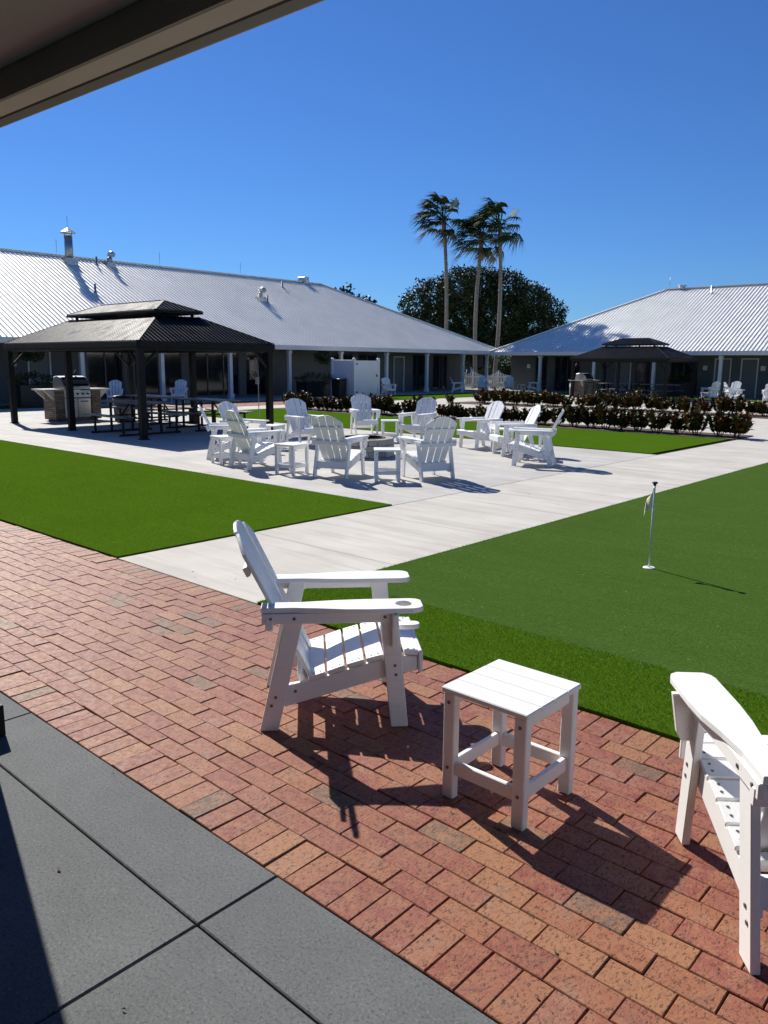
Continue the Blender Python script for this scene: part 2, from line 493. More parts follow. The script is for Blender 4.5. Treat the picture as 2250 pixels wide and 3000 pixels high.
def make_chair(label, group=None, tray=False):
    t_ = thing('adirondack_chair', label, 'chair', group=group)
    S = lambda pts: [(a-.345, b) for a, b in pts]
    for sgn in (1, -1):
        a, b_ = (W2-.028)*sgn, W2*sgn
        m = MB(); side_prism(m, S([(0, 0), (.085, 0), (.215, .575), (.13, .575)]), a, b_)
        for s, z in ((.075, .165), (.055, .125)): bolt(m, s-.345, z, b_)
        m.build('leg', [M['white'], M['bolt']], t_)
        m = MB(); side_prism(m, S([(.61, 0), (.69, 0), (.635, .575), (.55, .575)]), a, b_)
        for s, z in ((.625, .305), (.630, .26)): bolt(m, s-.345, z, b_)
        m.build('leg', [M['white'], M['bolt']], t_)
        # rail below the arm, gusset at the front leg
        m = MB(); side_prism(m, S([(.02, .522), (.60, .522), (.60, .5715), (.02, .5715)]), b_+.0015*sgn, b_+.022*sgn)
        for s in (.06, .165, .575): bolt(m, s-.345, .548, b_+.022*sgn)
        m.build('arm_rail', [M['white'], M['bolt']], t_)
        m = MB()
        yy = b_+.0235*sgn
        m.prism([(yy-.02*sgn, .40), (yy+.01*sgn, .40), (yy+.026*sgn, .43), (yy+.05*sgn, .5715), (yy-.0*sgn, .5715), (yy-.02*sgn, .515)], 'x', .608-.345, .632-.345, .002)
        m.build('arm_bracket', M['white'], t_)
        o = bpy.data.objects.new('armrest', arm_mesh(sgn, sgn < 0)); link(o, t_)
        # seat side rail, between the legs
        ya, yb = (W2-.030)*sgn, (W2-.058)*sgn
        m = MB(); side_prism(m, S([(.085, .115), (.12, .105), (.58, .235), (.735, .268), (.735, .338), (.66, .338), (.54, .318), (.40, .275), (.25, .232), (.10, .205)]), yb, ya)
        bolt(m, .165-.345, .18, ya+.0)
        m.build('side_rail', [M['white'], M['bolt']], t_)
    # seat of slats following the curve
    crv = [(.225, .226), (.31, .252), (.40, .283), (.49, .308), (.58, .331), (.665, .345), (.742, .340)]
    m = MB()
    for (s0, z0), (s1, z1) in zip(crv[:-1], crv[1:]):
        d = Vector((s1-s0, 0, z1-z0)); g_ = .0055/d.length
        p = Vector((s0-.345, 0, z0+.013))+d*g_; q = Vector((s1-.345, 0, z1+.013))-d*g_
        ang = -math.atan2(d.z, d.x)
        m.box((p+q)/2, ((q-p).length, .505, .021), Matrix.Rotation(ang, 3, 'Y'), .003)
        for sy in (-1, 1):
            for k in (.3, .7):
                c_ = p.lerp(q, k)
                m.tube([(c_.x, sy*.228, c_.z+.0095), (c_.x, sy*.228, c_.z+.0125)], .0055, 6, True, 1)
    m.build('seat', [M['white'], M['bolt']], t_)
    m = MB(); m.bb(.737-.345, .757-.345, -.262, .262, .262, .362, .005); m.build('front_apron', M['white'], t_)
    # backrest: five fanned slats with an arched top
    b0 = Vector((.235-.345, 0, .215)); b1 = Vector((-.115-.345, 0, .935))
    ax = (b1-b0).normalized(); nrm = Vector((ax.z, 0, -ax.x)); Lb = (b1-b0).length
    m = MB()
    n = 4
    for i in range(n):
        u = i-1.5
        wb, wt = .095, .114
        cb, ct = u*(wb+.011), u*(wt+.0145)
        def top(yv): return Lb-1.9*yv*yv
        pts = [(cb-wb/2, 0.0), (cb+wb/2, 0.0), (ct+wt/2, top(ct+wt/2))]
        for k in (.2, .4, .6, .8): pts.append((ct+wt/2-wt*k, top(ct+wt/2-wt*k)))
        pts.append((ct-wt/2, top(ct-wt/2)))
        curve = .004*u*u
        Mx = Matrix.Translation(b0+nrm*curve) @ Matrix((Vector((0, 1, 0)), ax, nrm)).transposed().to_4x4()
        m.prism(pts, 'z', -.009, .009, .003, 0, Mx)
    m.build('backrest', M['white'], t_)
    m = MB()
    def onb(z):
        k = (z-b0.z)/ax.z
        return b0+ax*k
    tilt = Matrix.Rotation(-math.atan2(-ax.x, ax.z), 3, 'Y')
    p = onb(.755)-nrm*.023; m.box(p, (.02, .44, .045), tilt, .003); m.build('back_support', M['white'], t_)
    m = MB(); p = onb(.535)-nrm*.030; m.box(p, (.034, .600, .055), None, .003); m.build('back_support', M['white'], t_)
    m = MB(); p = onb(.235)-nrm*.03; m.box(p, (.03, .40, .06), tilt, .003); m.build('back_support', M['white'], t_)
    m = MB(); m.box((.108-.345, 0, .185), (.022, .488, .105), None, .003); m.build('rear_stretcher', M['white'], t_)
    if tray:
        m = MB()
        pts = [(.56, -.20), (.72, -.20)]+[(.72+.032*math.sin(PI*k/8), -.168-.032*math.cos(PI*k/8)) for k in range(1, 8)]+[(.72, -.136), (.56, -.136)]
        m.prism(S(pts), 'z', .452, .474, .003); m.build('side_tray', M['white'], t_)
    return t_

# ------------------------------------------------------------------ side table
def make_table(label, group=None):
    t_ = thing('side_table', label, 'table', group=group)
    m = MB()
    for k in range(4):
        y = -.196+.0985*k
        m.bb(-.193, .193, y, y+.0955, .437, .460, .004)
    m.build('tabletop', M['white'], t_)
    for sx in (-1, 1):
        for sy in (-1, 1):
            m = MB(); m.bb(sx*.160-.026, sx*.160+.026, sy*.170-.019, sy*.170+.019, 0, .4365, .004)
            for z in (.40, .13):
                m.tube([(sx*.160, sy*.187, z), (sx*.160, sy*.192, z)], .007, 8, True, 1)
            m.build('leg', [M['white'], M['bolt']], t_)
    for sy in (-1, 1):
        m = MB(); m.bb(-.1335, .1335, sy*.166-.011, sy*.166+.011, .10, .155, .003); m.build('stretcher', M['white'], t_)
    for sx in (-1, 1):
        m = MB(); m.bb(sx*.158-.011, sx*.158+.011, -.1505, .1505, .10, .155, .003); m.build('stretcher', M['white'], t_)
        m = MB(); m.bb(sx*.158-.011, sx*.158+.011, -.1505, .1505, .385, .4362, .003); m.build('apron', M['white'], t_)
    return t_

CH = {}
chair0 = make_chair('white slatted armchair with cup hole standing on bricks left of the small table', 'white slatted garden armchairs', True)
def place_chair(x, y, deg, label, src=None):
    o = copy_tree(CH['plain'])
    o.location = (x, y, .004); o.rotation_euler = (0, 0, R(deg)); o['label'] = label
    return o
# foreground pair
f = Vector((.678, .735, 0)); l_ = Vector((-.735, .678, 0))
c_ = Vector((-2.66, 2.155, 0))+f*.345+l_*.285-f*.03
chair0.location = (c_.x, c_.y, .002); chair0.rotation_euler = (0, 0, R(47.3))
# a plain copy source without the tray
second = copy_tree(chair0)
for ch in list(second.children):
    if ch.name.startswith('side_tray'): bpy.data.objects.remove(ch)
second['label'] = 'cropped white armchair at the right edge of the brick paving'
f = Vector((math.cos(R(128.9)), math.sin(R(128.9)), 0)); l_ = Vector((-f.y, f.x, 0))
c_ = Vector((-.905, 2.605, 0))-f*.27-l_*.275
second.location = (c_.x, c_.y, .002); second.rotation_euler = (0, 0, R(128.9))
CH['plain'] = second
pit_chairs = [
 (-11.47, 8.52, 52, 'white armchair seen edge on at the left end of the fire pit ring'),
 (-10.10, 8.07, 86, 'white armchair with its back to the lawn, second from left in the fire pit ring'),
 (-12.05, 9.35, 8, 'white armchair half hidden behind another chair left of the fire pit'),
 (-12.25, 11.10, -14, 'white armchair right beside the near gazebo post, facing the fire pit'),
 (-13.05, 13.75, -35, 'white armchair facing the camera straight behind the fire pit'),
 (-11.20, 13.55, -80, 'white armchair behind the fire pit and right of the tall side table, angled left'),
 (-9.30, 13.25, -106, 'white armchair in profile, farthest of the three right of the fire pit'),
 (-8.12, 12.68, -128, 'white armchair in profile, middle of the three right of the fire pit'),
 (-7.05, 11.65, -156, 'white armchair in profile, nearest the path of the three right of the fire pit'),
 (-7.32, 9.10, 157, 'white armchair seen from behind, right of the small table before the fire pit'),
 (-8.42, 8.33, 109, 'white armchair seen from behind, left of the small table before the fire pit'),
]
for a in pit_chairs: place_chair(*a)
far_chairs = [
 (-28.3, 31.7, -25, 'white armchair on the porch just right of the white vinyl screen'),
 (-28.9, 38.6, 40, 'white armchair in profile under the far left porch corner, facing right'),
 (-29.0, 41.4, -50, 'white armchair before the picket fence, left one of the pair'),
 (-28.2, 43.2, -60, 'white armchair before the picket fence, right one of the pair'),
 (-26.5, 43.4, -150, 'white armchair beside the low table in the far right porch corner'),
 (-29.3, 16.4, -35, 'white armchair in the porch shade behind the stone grill'),
 (-29.0, 19.2, -45, 'white armchair in the porch shade behind the picnic tables'),
 (-14.7, 40.9, 150, 'white armchair at the left end of the far right seating group'),
 (-13.75, 41.3, -95, 'white armchair at the back of the far right seating group'),
 (-12.9, 38.9, 35, 'white armchair seen from behind at the front of the far right seating group'),
 (-11.4, 39.3, 110, 'white armchair with lit back at the right of the far right seating group'),
 (-12.1, 42.2, -90, 'white armchair in shade at the right edge beyond the far seating group'),
]
for a in far_chairs: place_chair(*a)
# tables
tab0 = make_table('white plank side table on the bricks between the two foreground chairs', 'white side tables')
tab0.location = (-1.548, 2.468, .002)
tables = [
 (-7.60, 8.50, 44, 'small white side table standing in front of the stone fire pit'),
 (-9.12, 8.00, 10, 'white side table between the two nearest chairs left of the fire pit'),
 (-11.50, 12.95, 45, 'white side table directly behind the fire pit'),
 (-10.85, 8.05, -10, 'white side table in the gap of the two leftmost fire pit chairs'),
 (-12.15, 10.15, 20, 'white side table half hidden among chairs left of the fire pit'),
 (-8.55, 12.9, 45, 'white side table behind the profile chairs right of the fire pit'),
 (-7.55, 12.35, 30, 'white side table glimpsed under the arm of the nearest profile chair'),
 (-27.3, 43.2, 0, 'low white side table under the far right porch corner'),
 (-13.5, 39.9, 0, 'white side table in the middle of the far right seating group'),
]
for x, y, d, lab in tables:
    o = copy_tree(tab0); o.location = (x, y, .003); o.rotation_euler = (0, 0, R(d)); o['label'] = lab

# ------------------------------------------------------------------ fire pit
pit = thing('fire_pit', 'round stone block fire pit in the middle of the chair ring', 'fire pit', (-10.06, 10.56, .002))
m = MB()
for row in range(3):
    n = 20
    for k in range(n):
        a0 = 2*PI*(k+.5*(row % 2)+.02)/n; a1 = 2*PI*(k+.5*(row % 2)+.98)/n
        ro = .585+random.uniform(-.012, .012); ri = .40
        pts = [(ro*math.cos(a0), ro*math.sin(a0)), (ro*math.cos((a0+a1)/2)*1.012, ro*math.sin((a0+a1)/2)*1.012), (ro*math.cos(a1), ro*math.sin(a1)), (ri*math.cos(a1), ri*math.sin(a1)), (ri*math.cos(a0), ri*math.sin(a0))]
        m.prism(pts, 'z', .11*row+.001, .11*row+.107, .008)
m.build('stone_ring', M['pitstone'], pit)
m = MB(); m.lathe([(.397, .05), (.397, .331), (.43, .333), (.43, .338), (.38, .338), (.38, .06), (.001, .06)], n=32); m.build('steel_liner', M['soot'], pit)

# ------------------------------------------------------------------ flag on the putting green
fl = thing('golf_flag', 'small practice flagstick with drooping cream flag on the putting green', 'golf flag', (-2.64, 6.27, .008))
H = .70
m = MB(); m.tube([(0, 0, .004), (0, 0, H)], .0085, 8); m.build('pole', M['pole'], fl)
m = MB(); m.lathe([(.001, .006), (.046, .006), (.050, .003), (.050, .0), (.001, 0)], n=20); m.build('cup_cap', M['sign'], fl)
m = MB(); m.tube([(0, 0, H), (0, 0, H+.012), (0, 0, H+.016), (0, 0, H+.03)], [.012, .012, .024, .020], 10); m.build('finial', M['black'], fl)
v, fc = [], []
nu, nv = 10, 14
dirx = Vector((-.74, -.67, 0))
for i in range(nu+1):
    for j in range(nv+1):
        u, w_ = i/nu, j/nv
        out = .010+.075*u*(.55+.45*w_)
        z = H-.014-.175*w_*(1-.35*u)-.13*u
        fold = .034*math.sin(u*5.5+w_*1.6)*(.25+u)
        p = dirx*out+Vector((-dirx.y, dirx.x, 0))*fold
        v.append((p.x, p.y, z))
for i in range(nu):
    for j in range(nv):
        a = i*(nv+1)+j
        fc.append((a, a+1, a+nv+2, a+nv+1))
fo = raw('flag', v, fc, M['flag'], fl, True)
so = fo.modifiers.new('thick', 'SOLIDIFY'); so.thickness = .0015

# ------------------------------------------------------------------ gazebos
def make_gazebo(label, x0, x1, y0, y1, ze, group, braces=True, over=.10, inset=1.30, up=.5):
    """hard-top gazebo; posts at the corners and mid-way on the long sides"""
    g_ = thing('gazebo', label, 'gazebo', ((x0+x1)/2, (y0+y1)/2, 0), group=group)
    hx, hy = (x1-x0)/2, (y1-y0)/2
    for sx in (-1, 0, 1):
        for sy in (-1, 1):
            m = MB(); x, y = sx*hx, sy*hy
            m.bb(x-.07, x+.07, y-.07, y+.07, 0, ze-.06, .006)
            m.bb(x-.10, x+.10, y-.10, y+.10, .001, .02, .004)
            m.build('post', M['dark_metal'], g_)
            if sx:
                m = MB()
                m.bar((x-sx*.05, y, ze-.55), (x-sx*.50, y, ze-.10), .05, .05, .003)
                m.bar((x, y-sy*.05, ze-.55), (x, y-sy*.50, ze-.10), .05, .05, .003)
                m.build('brace', M['dark_metal'], g_)
    m = MB()
    for sy in (-1, 1): m.bb(-hx-.075, hx+.075, sy*hy-.078, sy*hy+.078, ze-.18, ze-.02, .004)
    for sx in (-1, 1): m.bb(sx*hx-.078, sx*hx+.078, -hy+.08, hy-.08, ze-.175, ze-.025, .004)
    m.build('beam', M['dark_metal'], g_)
    X, Y = hx+over, hy+over
    def tier(name, X, Y, z0, z1, a, fasc):
        """four slopes of ribbed panels from eave (X,Y,z0) to inner rectangle inset a at z1"""
        m = MB()
        xi, yi = X-a, max(Y-a, .0)
        A = [(-X, -Y, z0), (X, -Y, z0), (X, Y, z0), (-X, Y, z0)]
        B = [(-xi, -yi, z1), (xi, -yi, z1), (xi, yi, z1), (-xi, yi, z1)]
        th = .012
        for k in range(4):
            j = (k+1) % 4
            p0, p1, q1, q0 = Vector(A[k]), Vector(A[j]), Vector(B[j]), Vector(B[k])
            if yi < .01 and k in (1, 3): m.poly([p0, p1, q0])
            else: m.poly([p0, p1, q1, q0])
            # ribs running down the slope
            L = (p1-p0).length; d = (p1-p0)/L
            inward = Vector((-d.y, d.x, 0))
            nr = int(L/.11)
            for r in range(1, nr):
                s = L*r/nr
                run = min(a, s, L-s) if True else a
                if run < .05: continue
                e0 = p0+d*s+Vector((0, 0, .008)); e1 = e0+inward*run+Vector((0, 0, (z1-z0)*run/a))
                m.bar(e0, e1, .04, .045)
        o = m.build(name, M['dark_roof'], g_)
        sd = o.modifiers.new('thick', 'SOLIDIFY'); sd.thickness = 0.0
        o.modifiers.remove(sd)
        m = MB()
        for k in range(4):
            j = (k+1) % 4
            p0, p1 = Vector(A[k]), Vector(A[j])
            m.bar(p0+Vector((0, 0, -fasc/2+.01)), p1+Vector((0, 0, -fasc/2+.01)), .05, fasc, .004)
            m.bar(Vector(A[k])+Vector((0, 0, .02)), Vector(B[k])+Vector((0, 0, .02)), .06, .03)
        if yi < .01: m.bar(Vector(B[0])+Vector((0, 0, .02)), Vector(B[1])+Vector((0, 0, .02)), .08, .03)
        else:
            for k in range(4): m.bar(Vector(B[k]), Vector(B[(k+1) % 4]), .04, .04)
        m.build(name+'_trim', M['dark_metal'], g_)
    zt = ze+inset*.48
    tier('roof', X, Y, ze, zt, inset, .12)
    X2, Y2 = X-inset+.02, Y-inset+.02
    # vent band with short posts between the tiers
    m = MB()
    for sx in (-1, 0, 1):
        for sy in (-1, 1): m.bb(sx*(X2-.12)-.03, sx*(X2-.12)+.03, sy*(Y2-.12)-.03, sy*(Y2-.12)+.03, zt-.02, zt+.16)
    m.build('vent_post', M['dark_metal'], g_)
    tier('upper_roof', X2+.06, Y2+.06, zt+.13, zt+.13+(Y2+.06)*.40, Y2+.06, .05)
    return g_
gz1 = make_gazebo('black hard top gazebo over picnic tables at left, nearest the fire pit', -21.9, -15.4, 9.25, 12.80, 2.10, 'black two tier gazebos')
# power box on a conduit at the gazebo
m = MB(); m.tube([(2.93, 1.69, 0.3), (2.93, 1.69, 1.9)], .012, 6); m.bb(2.88, 2.98, 1.63, 1.685, 1.15, 1.32, .006)
m.build('power_box', M['galv'], gz1)
gz2 = make_gazebo('black hard top gazebo in front of the right building, beyond the hedges', -20.7, -15.7, 37.7, 41.2, 2.02, 'black two tier gazebos', inset=1.22, over=.12)

# ------------------------------------------------------------------ grill islands
def make_grill(label, x, y, group):
    """front faces +X; stone clad island with built-in grill"""
    g_ = thing('grill_island', label, 'grill', (x, y, .002), group=group)
    m = MB(); m.bb(-.36, .36, -.68, -.40, .04, .86, .01); m.bb(-.36, .36, .40, .68, .04, .86, .01); m.bb(-.36, .30, -.399, .399, .04, .84)
    m.bb(-.30, .28, -.60, .60, 0, .05)
    m.build('stone_base', M['ledger'], g_)
    m = MB(); m.bb(-.42, .42, -.98, -.41, .865, .90, .008); m.bb(-.42, .42, .41, .98, .865, .90, .008); m.build('counter', M['counter'], g_)
    for sy in (-1, 1):
        for sx in (-.3, .25):
            m = MB(); m.prism([(sy*.95, .86), (sy*.68, .60), (sy*.68, .86)], 'x', sx, sx+.05); m.build('counter_bracket', M['counter'], g_)
    m = MB(); m.bb(.301, .335, -.395, .395, .66, .86, .005); m.build('control_panel', M['steel'], g_)
    for k in range(5):
        m = MB(); m.tube([(.3355, -.30+.15*k, .76), (.372, -.30+.15*k, .76)], .028, 12); m.build('knob', M['black'], g_)
    # hood: rounded wedge with a dark front
    prof = [(-.32, .88), (.32, .88), (.33, .95), (.26, 1.10), (.12, 1.22), (-.10, 1.26), (-.28, 1.22), (-.33, 1.05)]
    m = MB(); m.prism(prof, 'y', -.40, .40, .012); h_ = m.build('hood', M['steel'], g_)
    m = MB()
    q0, q1 = Vector((.332, 0, .965)), Vector((.13, 0, 1.222))
    m.bar(q0+Vector((.004, 0, .006)), q1+Vector((.002, 0, .006)), .70, .012, .002); m.build('hood_panel', M['black'], h_)
    m = MB(); m.tube([(.40, -.33, .965), (.40, .33, .965)], .016, 8); m.bb(.33, .40, -.32, -.30, .955, .975); m.bb(.33, .40, .30, .32, .955, .975); m.build('handle', M['steel'], h_)
    for sy in (-1, 1):
        m = MB(); m.bb(.301, .322, min(sy*.012, sy*.39), max(sy*.012, sy*.39), .10, .63, .005); d_ = m.build('door', M['steel'], g_)
        m = MB(); m.bb(.323, .345, min(sy*.09, sy*.31), max(sy*.09, sy*.31), .53, .56, .004); m.build('handle', M['frame'], d_)
    return g_
make_grill('stone clad grill island with steel hood under the left gazebo', -21.95, 10.95, 'stone clad grill islands')
make_grill('stone clad grill island under the gazebo by the right building', -20.5, 38.6, 'stone clad grill islands')

# bottle on the grill counter rim
b = thing('sauce_bottle', 'small bottle standing on top of the steel grill hood', 'bottle', (-21.98, 11.1, 1.262))
m = MB(); m.lathe([(.001, 0), (.035, 0), (.035, .09), (.014, .12), (.014, .14), (.001, .14)], n=12); m.build('body', M['car'], b)
m = MB(); m.lathe([(.001, .1405), (.018, .1405), (.018, .165), (.001, .165)], n=10); m.build('cap', M['sign'], b)

# trash bins
def make_bin(label, x, y, r, h, mat, group=None):
    b = thing('trash_bin', label, 'bin', (x, y, .003), group=group)
    m = MB(); m.lathe([(.001, 0), (r*.86, 0), (r, h*.93), (r*.96, h*.93), (r*.9, h*.9), (.001, h*.9)], n=20); m.build('body', mat, b, True)
    m = MB(); m.lathe([(r*1.03, h*.92), (r*1.05, h*.96), (r*.8, h*1.0), (.001, h*1.03)], n=20); m.build('lid', M['black'], b, True)
make_bin('grey round trash bin in the shade between the picnic tables', -20.6, 11.75, .27, .72, M['table_grey'])
make_bin('round bin beside the grill under the far gazebo', -20.95, 38.35, .26, .74, M['table_grey'])
pb = thing('planter_bin', 'black square bin standing against the white vinyl screen', 'bin', (-27.85, 27.55, .01))
m = MB(); m.prism([(-.25, .02), (.25, .02), (.30, .86), (-.30, .86)], 'y', -.25, .25, .03); m.build('body', M['black'], pb)
m = MB(); m.bb(-.32, .32, -.28, .28, .865, .93, .02); m.build('rim', M['frame'], pb)

# ------------------------------------------------------------------ picnic tables
def make_picnic(label, x, y, group, L=1.83):
    t_ = thing('picnic_table', label, 'picnic table', (x, y, .002), group=group)
    h = L/2
    m = MB(); m.bb(-h, h, -.38, .38, .715, .75, .012); m.build('tabletop', M['table_grey'], t_)
    for sy in (-1, 1):
        m = MB(); m.bb(-h, h, sy*.70-.13, sy*.70+.13, .415, .445, .012); m.build('bench', M['table_grey'], t_)
    for sx in (-1, 1):
        m = MB(); X = sx*(h-.28)
        m.bar((X, -.80, .025), (X, .80, .025), .045, .045, .004)
        m.bar((X, -.78, .395), (X, .78, .395), .04, .035)
        for sy in (-1, 1):
            m.bar((X, sy*.28, .04), (X, sy*.28, .71), .045, .045)
            m.bar((X, sy*.70, .04), (X, sy*.70, .41), .04, .04)
        m.bar((X, .0, .40), (X-sx*.4, 0, .70), .03, .03)
        m.build('leg_frame', M['dark_metal'], t_)
    return t_
make_picnic('grey picnic table with black frame at the near front of the left gazebo', -17.0, 10.02, 'picnic tables under the left gazebo')
make_picnic('grey picnic table with black frame at the right rear of the left gazebo', -16.95, 12.02, 'picnic tables under the left gazebo')
make_picnic('grey picnic table with black frame beside the grill, farthest under the left gazebo', -19.5, 12.1, 'picnic tables under the left gazebo')
make_picnic('dark picnic table under the far gazebo, left one of two', -18.9, 39.2, 'picnic tables under the far gazebo')
make_picnic('dark picnic table under the far gazebo, right one of two', -16.7, 39.4, 'picnic tables under the far gazebo')

# ------------------------------------------------------------------ croton hedges
def croton_mesh(seed, h, r, n=620):
    rnd = random.Random(seed)
    v, f = [], []
    nst = 22
    stems = []
    for k in range(nst):
        a = rnd.uniform(0, 2*PI); rr = r*math.sqrt(rnd.uniform(.02, 1))*.78
        stems.append((rr*math.cos(a), rr*math.sin(a), h*rnd.uniform(.55, .95)*(1-.25*(rr/r)**2), a))
    for k in range(n):
        sx, sy, sh, sa = stems[k % nst]
        q = rnd.uniform(.12, 1)**.8
        base = Vector((sx*(.45+.55*q), sy*(.45+.55*q), sh*q))
        a = rnd.uniform(0, 2*PI); el = rnd.uniform(.15, 1.25)
        d = Vector((math.cos(a)*math.cos(el), math.sin(a)*math.cos(el), math.sin(el)))
        L = rnd.uniform(.09, .17); w = L*rnd.uniform(.24, .36)
        s = d.cross(Vector((0, 0, 1)))
        if s.length < .01: s = Vector((1, 0, 0))
        s.normalize(); up = s.cross(d)
        p1 = base+d*L*.45+up*.012; p2 = base+d*L-Vector((0, 0, L*.12))
        i = len(v)
        v += [tuple(base), tuple(p1-s*w), tuple(p1-up*.012), tuple(p1+s*w), tuple(p2)]
        f += [(i, i+2, i+1), (i, i+3, i+2), (i+1, i+2, i+4), (i+2, i+3, i+4)]
    st = MB()
    for sx, sy, sh, a in stems[:7]:
        st.tube([(sx*.3, sy*.3, 0), (sx*.6, sy*.6, sh*.5), (sx, sy, sh)], [.012, .009, .004], 5)
    return (v, f), st
variants = []
for k in range(6):
    (v, f), st = croton_mesh(20+k, .46+.05*(k % 3), .42+.03*(k % 2))
    sh = thing('croton_shrub', '', 'shrub')
    raw('foliage', v, f, M['croton'], sh)
    st.build('stem', M['bark'], sh)
    variants.append(sh)
first = [True]*6
def shrub(x, y, s, label, group):
    k = random.randrange(6)
    o = variants[k] if first[k] else copy_tree(variants[k])
    first[k] = False
    o.location = (x, y, .015); o.rotation_euler = (0, 0, random.uniform(0, 6.28)); o.scale = (s, s, s*random.uniform(.82, 1.22))
    o['label'] = label; o['group'] = group
x = -6.35
while x > -22.4:
    shrub(x, 19.55+random.uniform(-.1, .1), random.uniform(.9, 1.12), 'red and green croton shrub in the nearer hedge row behind the fire pit lawn', 'crotons of the nearer hedge row'); x -= random.uniform(.40, .52)
x = .5
while x > -20.5:
    shrub(x, 28.5+random.uniform(-.15, .15), random.uniform(.98, 1.2), 'red and green croton shrub in the farther hedge row before the right building', 'crotons of the farther hedge row'); x -= random.uniform(.42, .56)
shrub(-20.75, 27.2, .7, 'lone small croton shrub left of the farther hedge row', 'lone croton')
for k in range(6):
    if first[k]:
        for ch in list(variants[k].children): bpy.data.objects.remove(ch)
        bpy.data.objects.remove(variants[k])

# ------------------------------------------------------------------ hip-roofed buildings
def roof_plane_ribs(m, p0, p1, inward, rise, maxrun, cl, cr, step, w=.024, h=.048):
    """ribs up a slope from eave p0->p1; cl / cr: hip cut at 45 degrees on that end"""
    L = (p1-p0).length; d = (p1-p0)/L
    s = step*.5
    while s < L:
        run = maxrun
        if cl: run = min(run, s)
        if cr: run = min(run, L-s)
        if run > .1:
            e0 = p0+d*s+Vector((0, 0, h*.4)); e1 = e0+inward*run+Vector((0, 0, rise*run))
            m.bar(e0, e1, w, h)
        s += step

def wall_openings(root, along, fixed, out, items, h, matwall, lo, hi, thick=.2):
    """a long wall built from pieces round its openings; along = 'x' or 'y'; out = +1/-1 side that faces the court"""
    def B(m, a0, a1, z0, z1, d0=0.0, d1=thick, b=0, mi=0):
        f0, f1 = fixed-out*d0, fixed-out*d1
        if along == 'y': m.bb(min(f0, f1), max(f0, f1), a0, a1, z0, z1, b, mi)
        else: m.bb(a0, a1, min(f0, f1), max(f0, f1), z0, z1, b, mi)
    m = MB(); cur = lo
    for kind, a0, a1, z0, z1 in sorted(items, key=lambda q: q[1]):
        if a0 > cur: B(m, cur, a0, 0, h)
        if z0 > 0: B(m, a0, a1, 0, z0)
        if z1 < h: B(m, a0, a1, z1, h)
        cur = a1
    if cur < hi: B(m, cur, hi, 0, h)
    # horizontal lap siding lines
    m.build('wall', matwall, root)
    for kind, a0, a1, z0, z1 in items:
        if kind == 'door':
            m = MB(); B(m, a0+.06, a1-.06, z0+.01, z1-.06, .05, .10, .004)
            d_ = m.build('door', M['door'], root)
            m = MB(); B(m, a0, a0+.06, z0, z1, -.015, .12); B(m, a1-.06, a1, z0, z1, -.015, .12); B(m, a0+.06, a1-.06, z1-.06, z1, -.015, .12)
            m.build('frame', M['colpaint'], d_)
            m = MB(); B(m, a1-.16, a1-.10, .98, 1.05, .0, .05, .004); m.build('handle', M['frame'], d_)
        else:
            m = MB(); t_ = .06
            B(m, a0, a0+t_, z0, z1, .02, .12); B(m, a1-t_, a1, z0, z1, .02, .12)
            B(m, a0+t_, a1-t_, z0, z0+t_, .02, .12); B(m, a0+t_, a1-t_, z1-t_, z1, .02, .12)
            nm = max(1, round((a1-a0)/1.0))
            for k in range(1, nm):
                c = a0+(a1-a0)*k/nm; B(m, c-.03, c+.03, z0+t_, z1-t_, .025, .115)
            w_ = m.build('window', M['frame'], root)
            m = MB(); B(m, a0+t_, a1-t_, z0+t_, z1-t_, .06, .08); m.build('pane', M['glass'], w_)

def column(root, x, y, h):
    m = MB()
    m.bb(x-.085, x+.085, y-.085, y+.085, .0, h, .012)
    m.bb(x-.12, x+.12, y-.12, y+.12, .006, .24, .012)
    m.bb(x-.115, x+.115, y-.115, y+.115, h-.16, h-.012, .012)
    m.build('column', M['colpaint'], root)

# --- left building
XE, ZE, XR, ZR, YR = -29.6, 2.52, -38.0, 6.62, 35.9
YN = YR+(XE-XR)                                     # hip corner
bl = thing('left_building', 'long low building with pale metal roof and white porch columns at left', 'building')
m = MB(); sl = (ZR-ZE)/(XE-XR); Y0 = -8.0; XW = 2*XR-XE
m.poly([(XE, Y0, ZE), (XE, YN, ZE), (XR, YR, ZR), (XR, Y0, ZR)])
m.poly([(XW, YN, ZE), (XW, Y0, ZE), (XR, Y0, ZR), (XR, YR, ZR)])
m.poly([(XE, YN, ZE), (XW, YN, ZE), (XR, YR, ZR)])
roof_plane_ribs(m, Vector((XE, Y0, ZE)), Vector((XE, YN, ZE)), Vector((-1, 0, 0)), sl, XE-XR, False, True, .21)
roof_plane_ribs(m, Vector((XE, YN, ZE)), Vector((XW, YN, ZE)), Vector((0, -1, 0)), sl, XE-XR, True, True, .21)
rl = m.build('roof', M['roof'], bl)
m = MB()
m.bar((XR, Y0, ZR+.03), (XR, YR, ZR+.03), .30, .04); m.bar((XR, YR, ZR+.03), (XE, YN, ZE+.04), .28, .05); m.bar((XR, YR, ZR+.03), (XW, YN, ZE+.04), .28, .05)
m.build('ridge_cap', M['ridgecap'], rl)
m = MB()
m.bb(XE-.05, XE, Y0, YN, ZE-.22, ZE-.004, .004); m.bb(XW, XE-.055, YN-.05, YN, ZE-.22, ZE-.004, .004)
m.build('fascia', M['colpaint'], bl)
m = MB(); m.bb(XW+.1, XE-.051, Y0, YN-.051, ZE-.20, ZE-.18); m.build('soffit', M['cream'], bl)
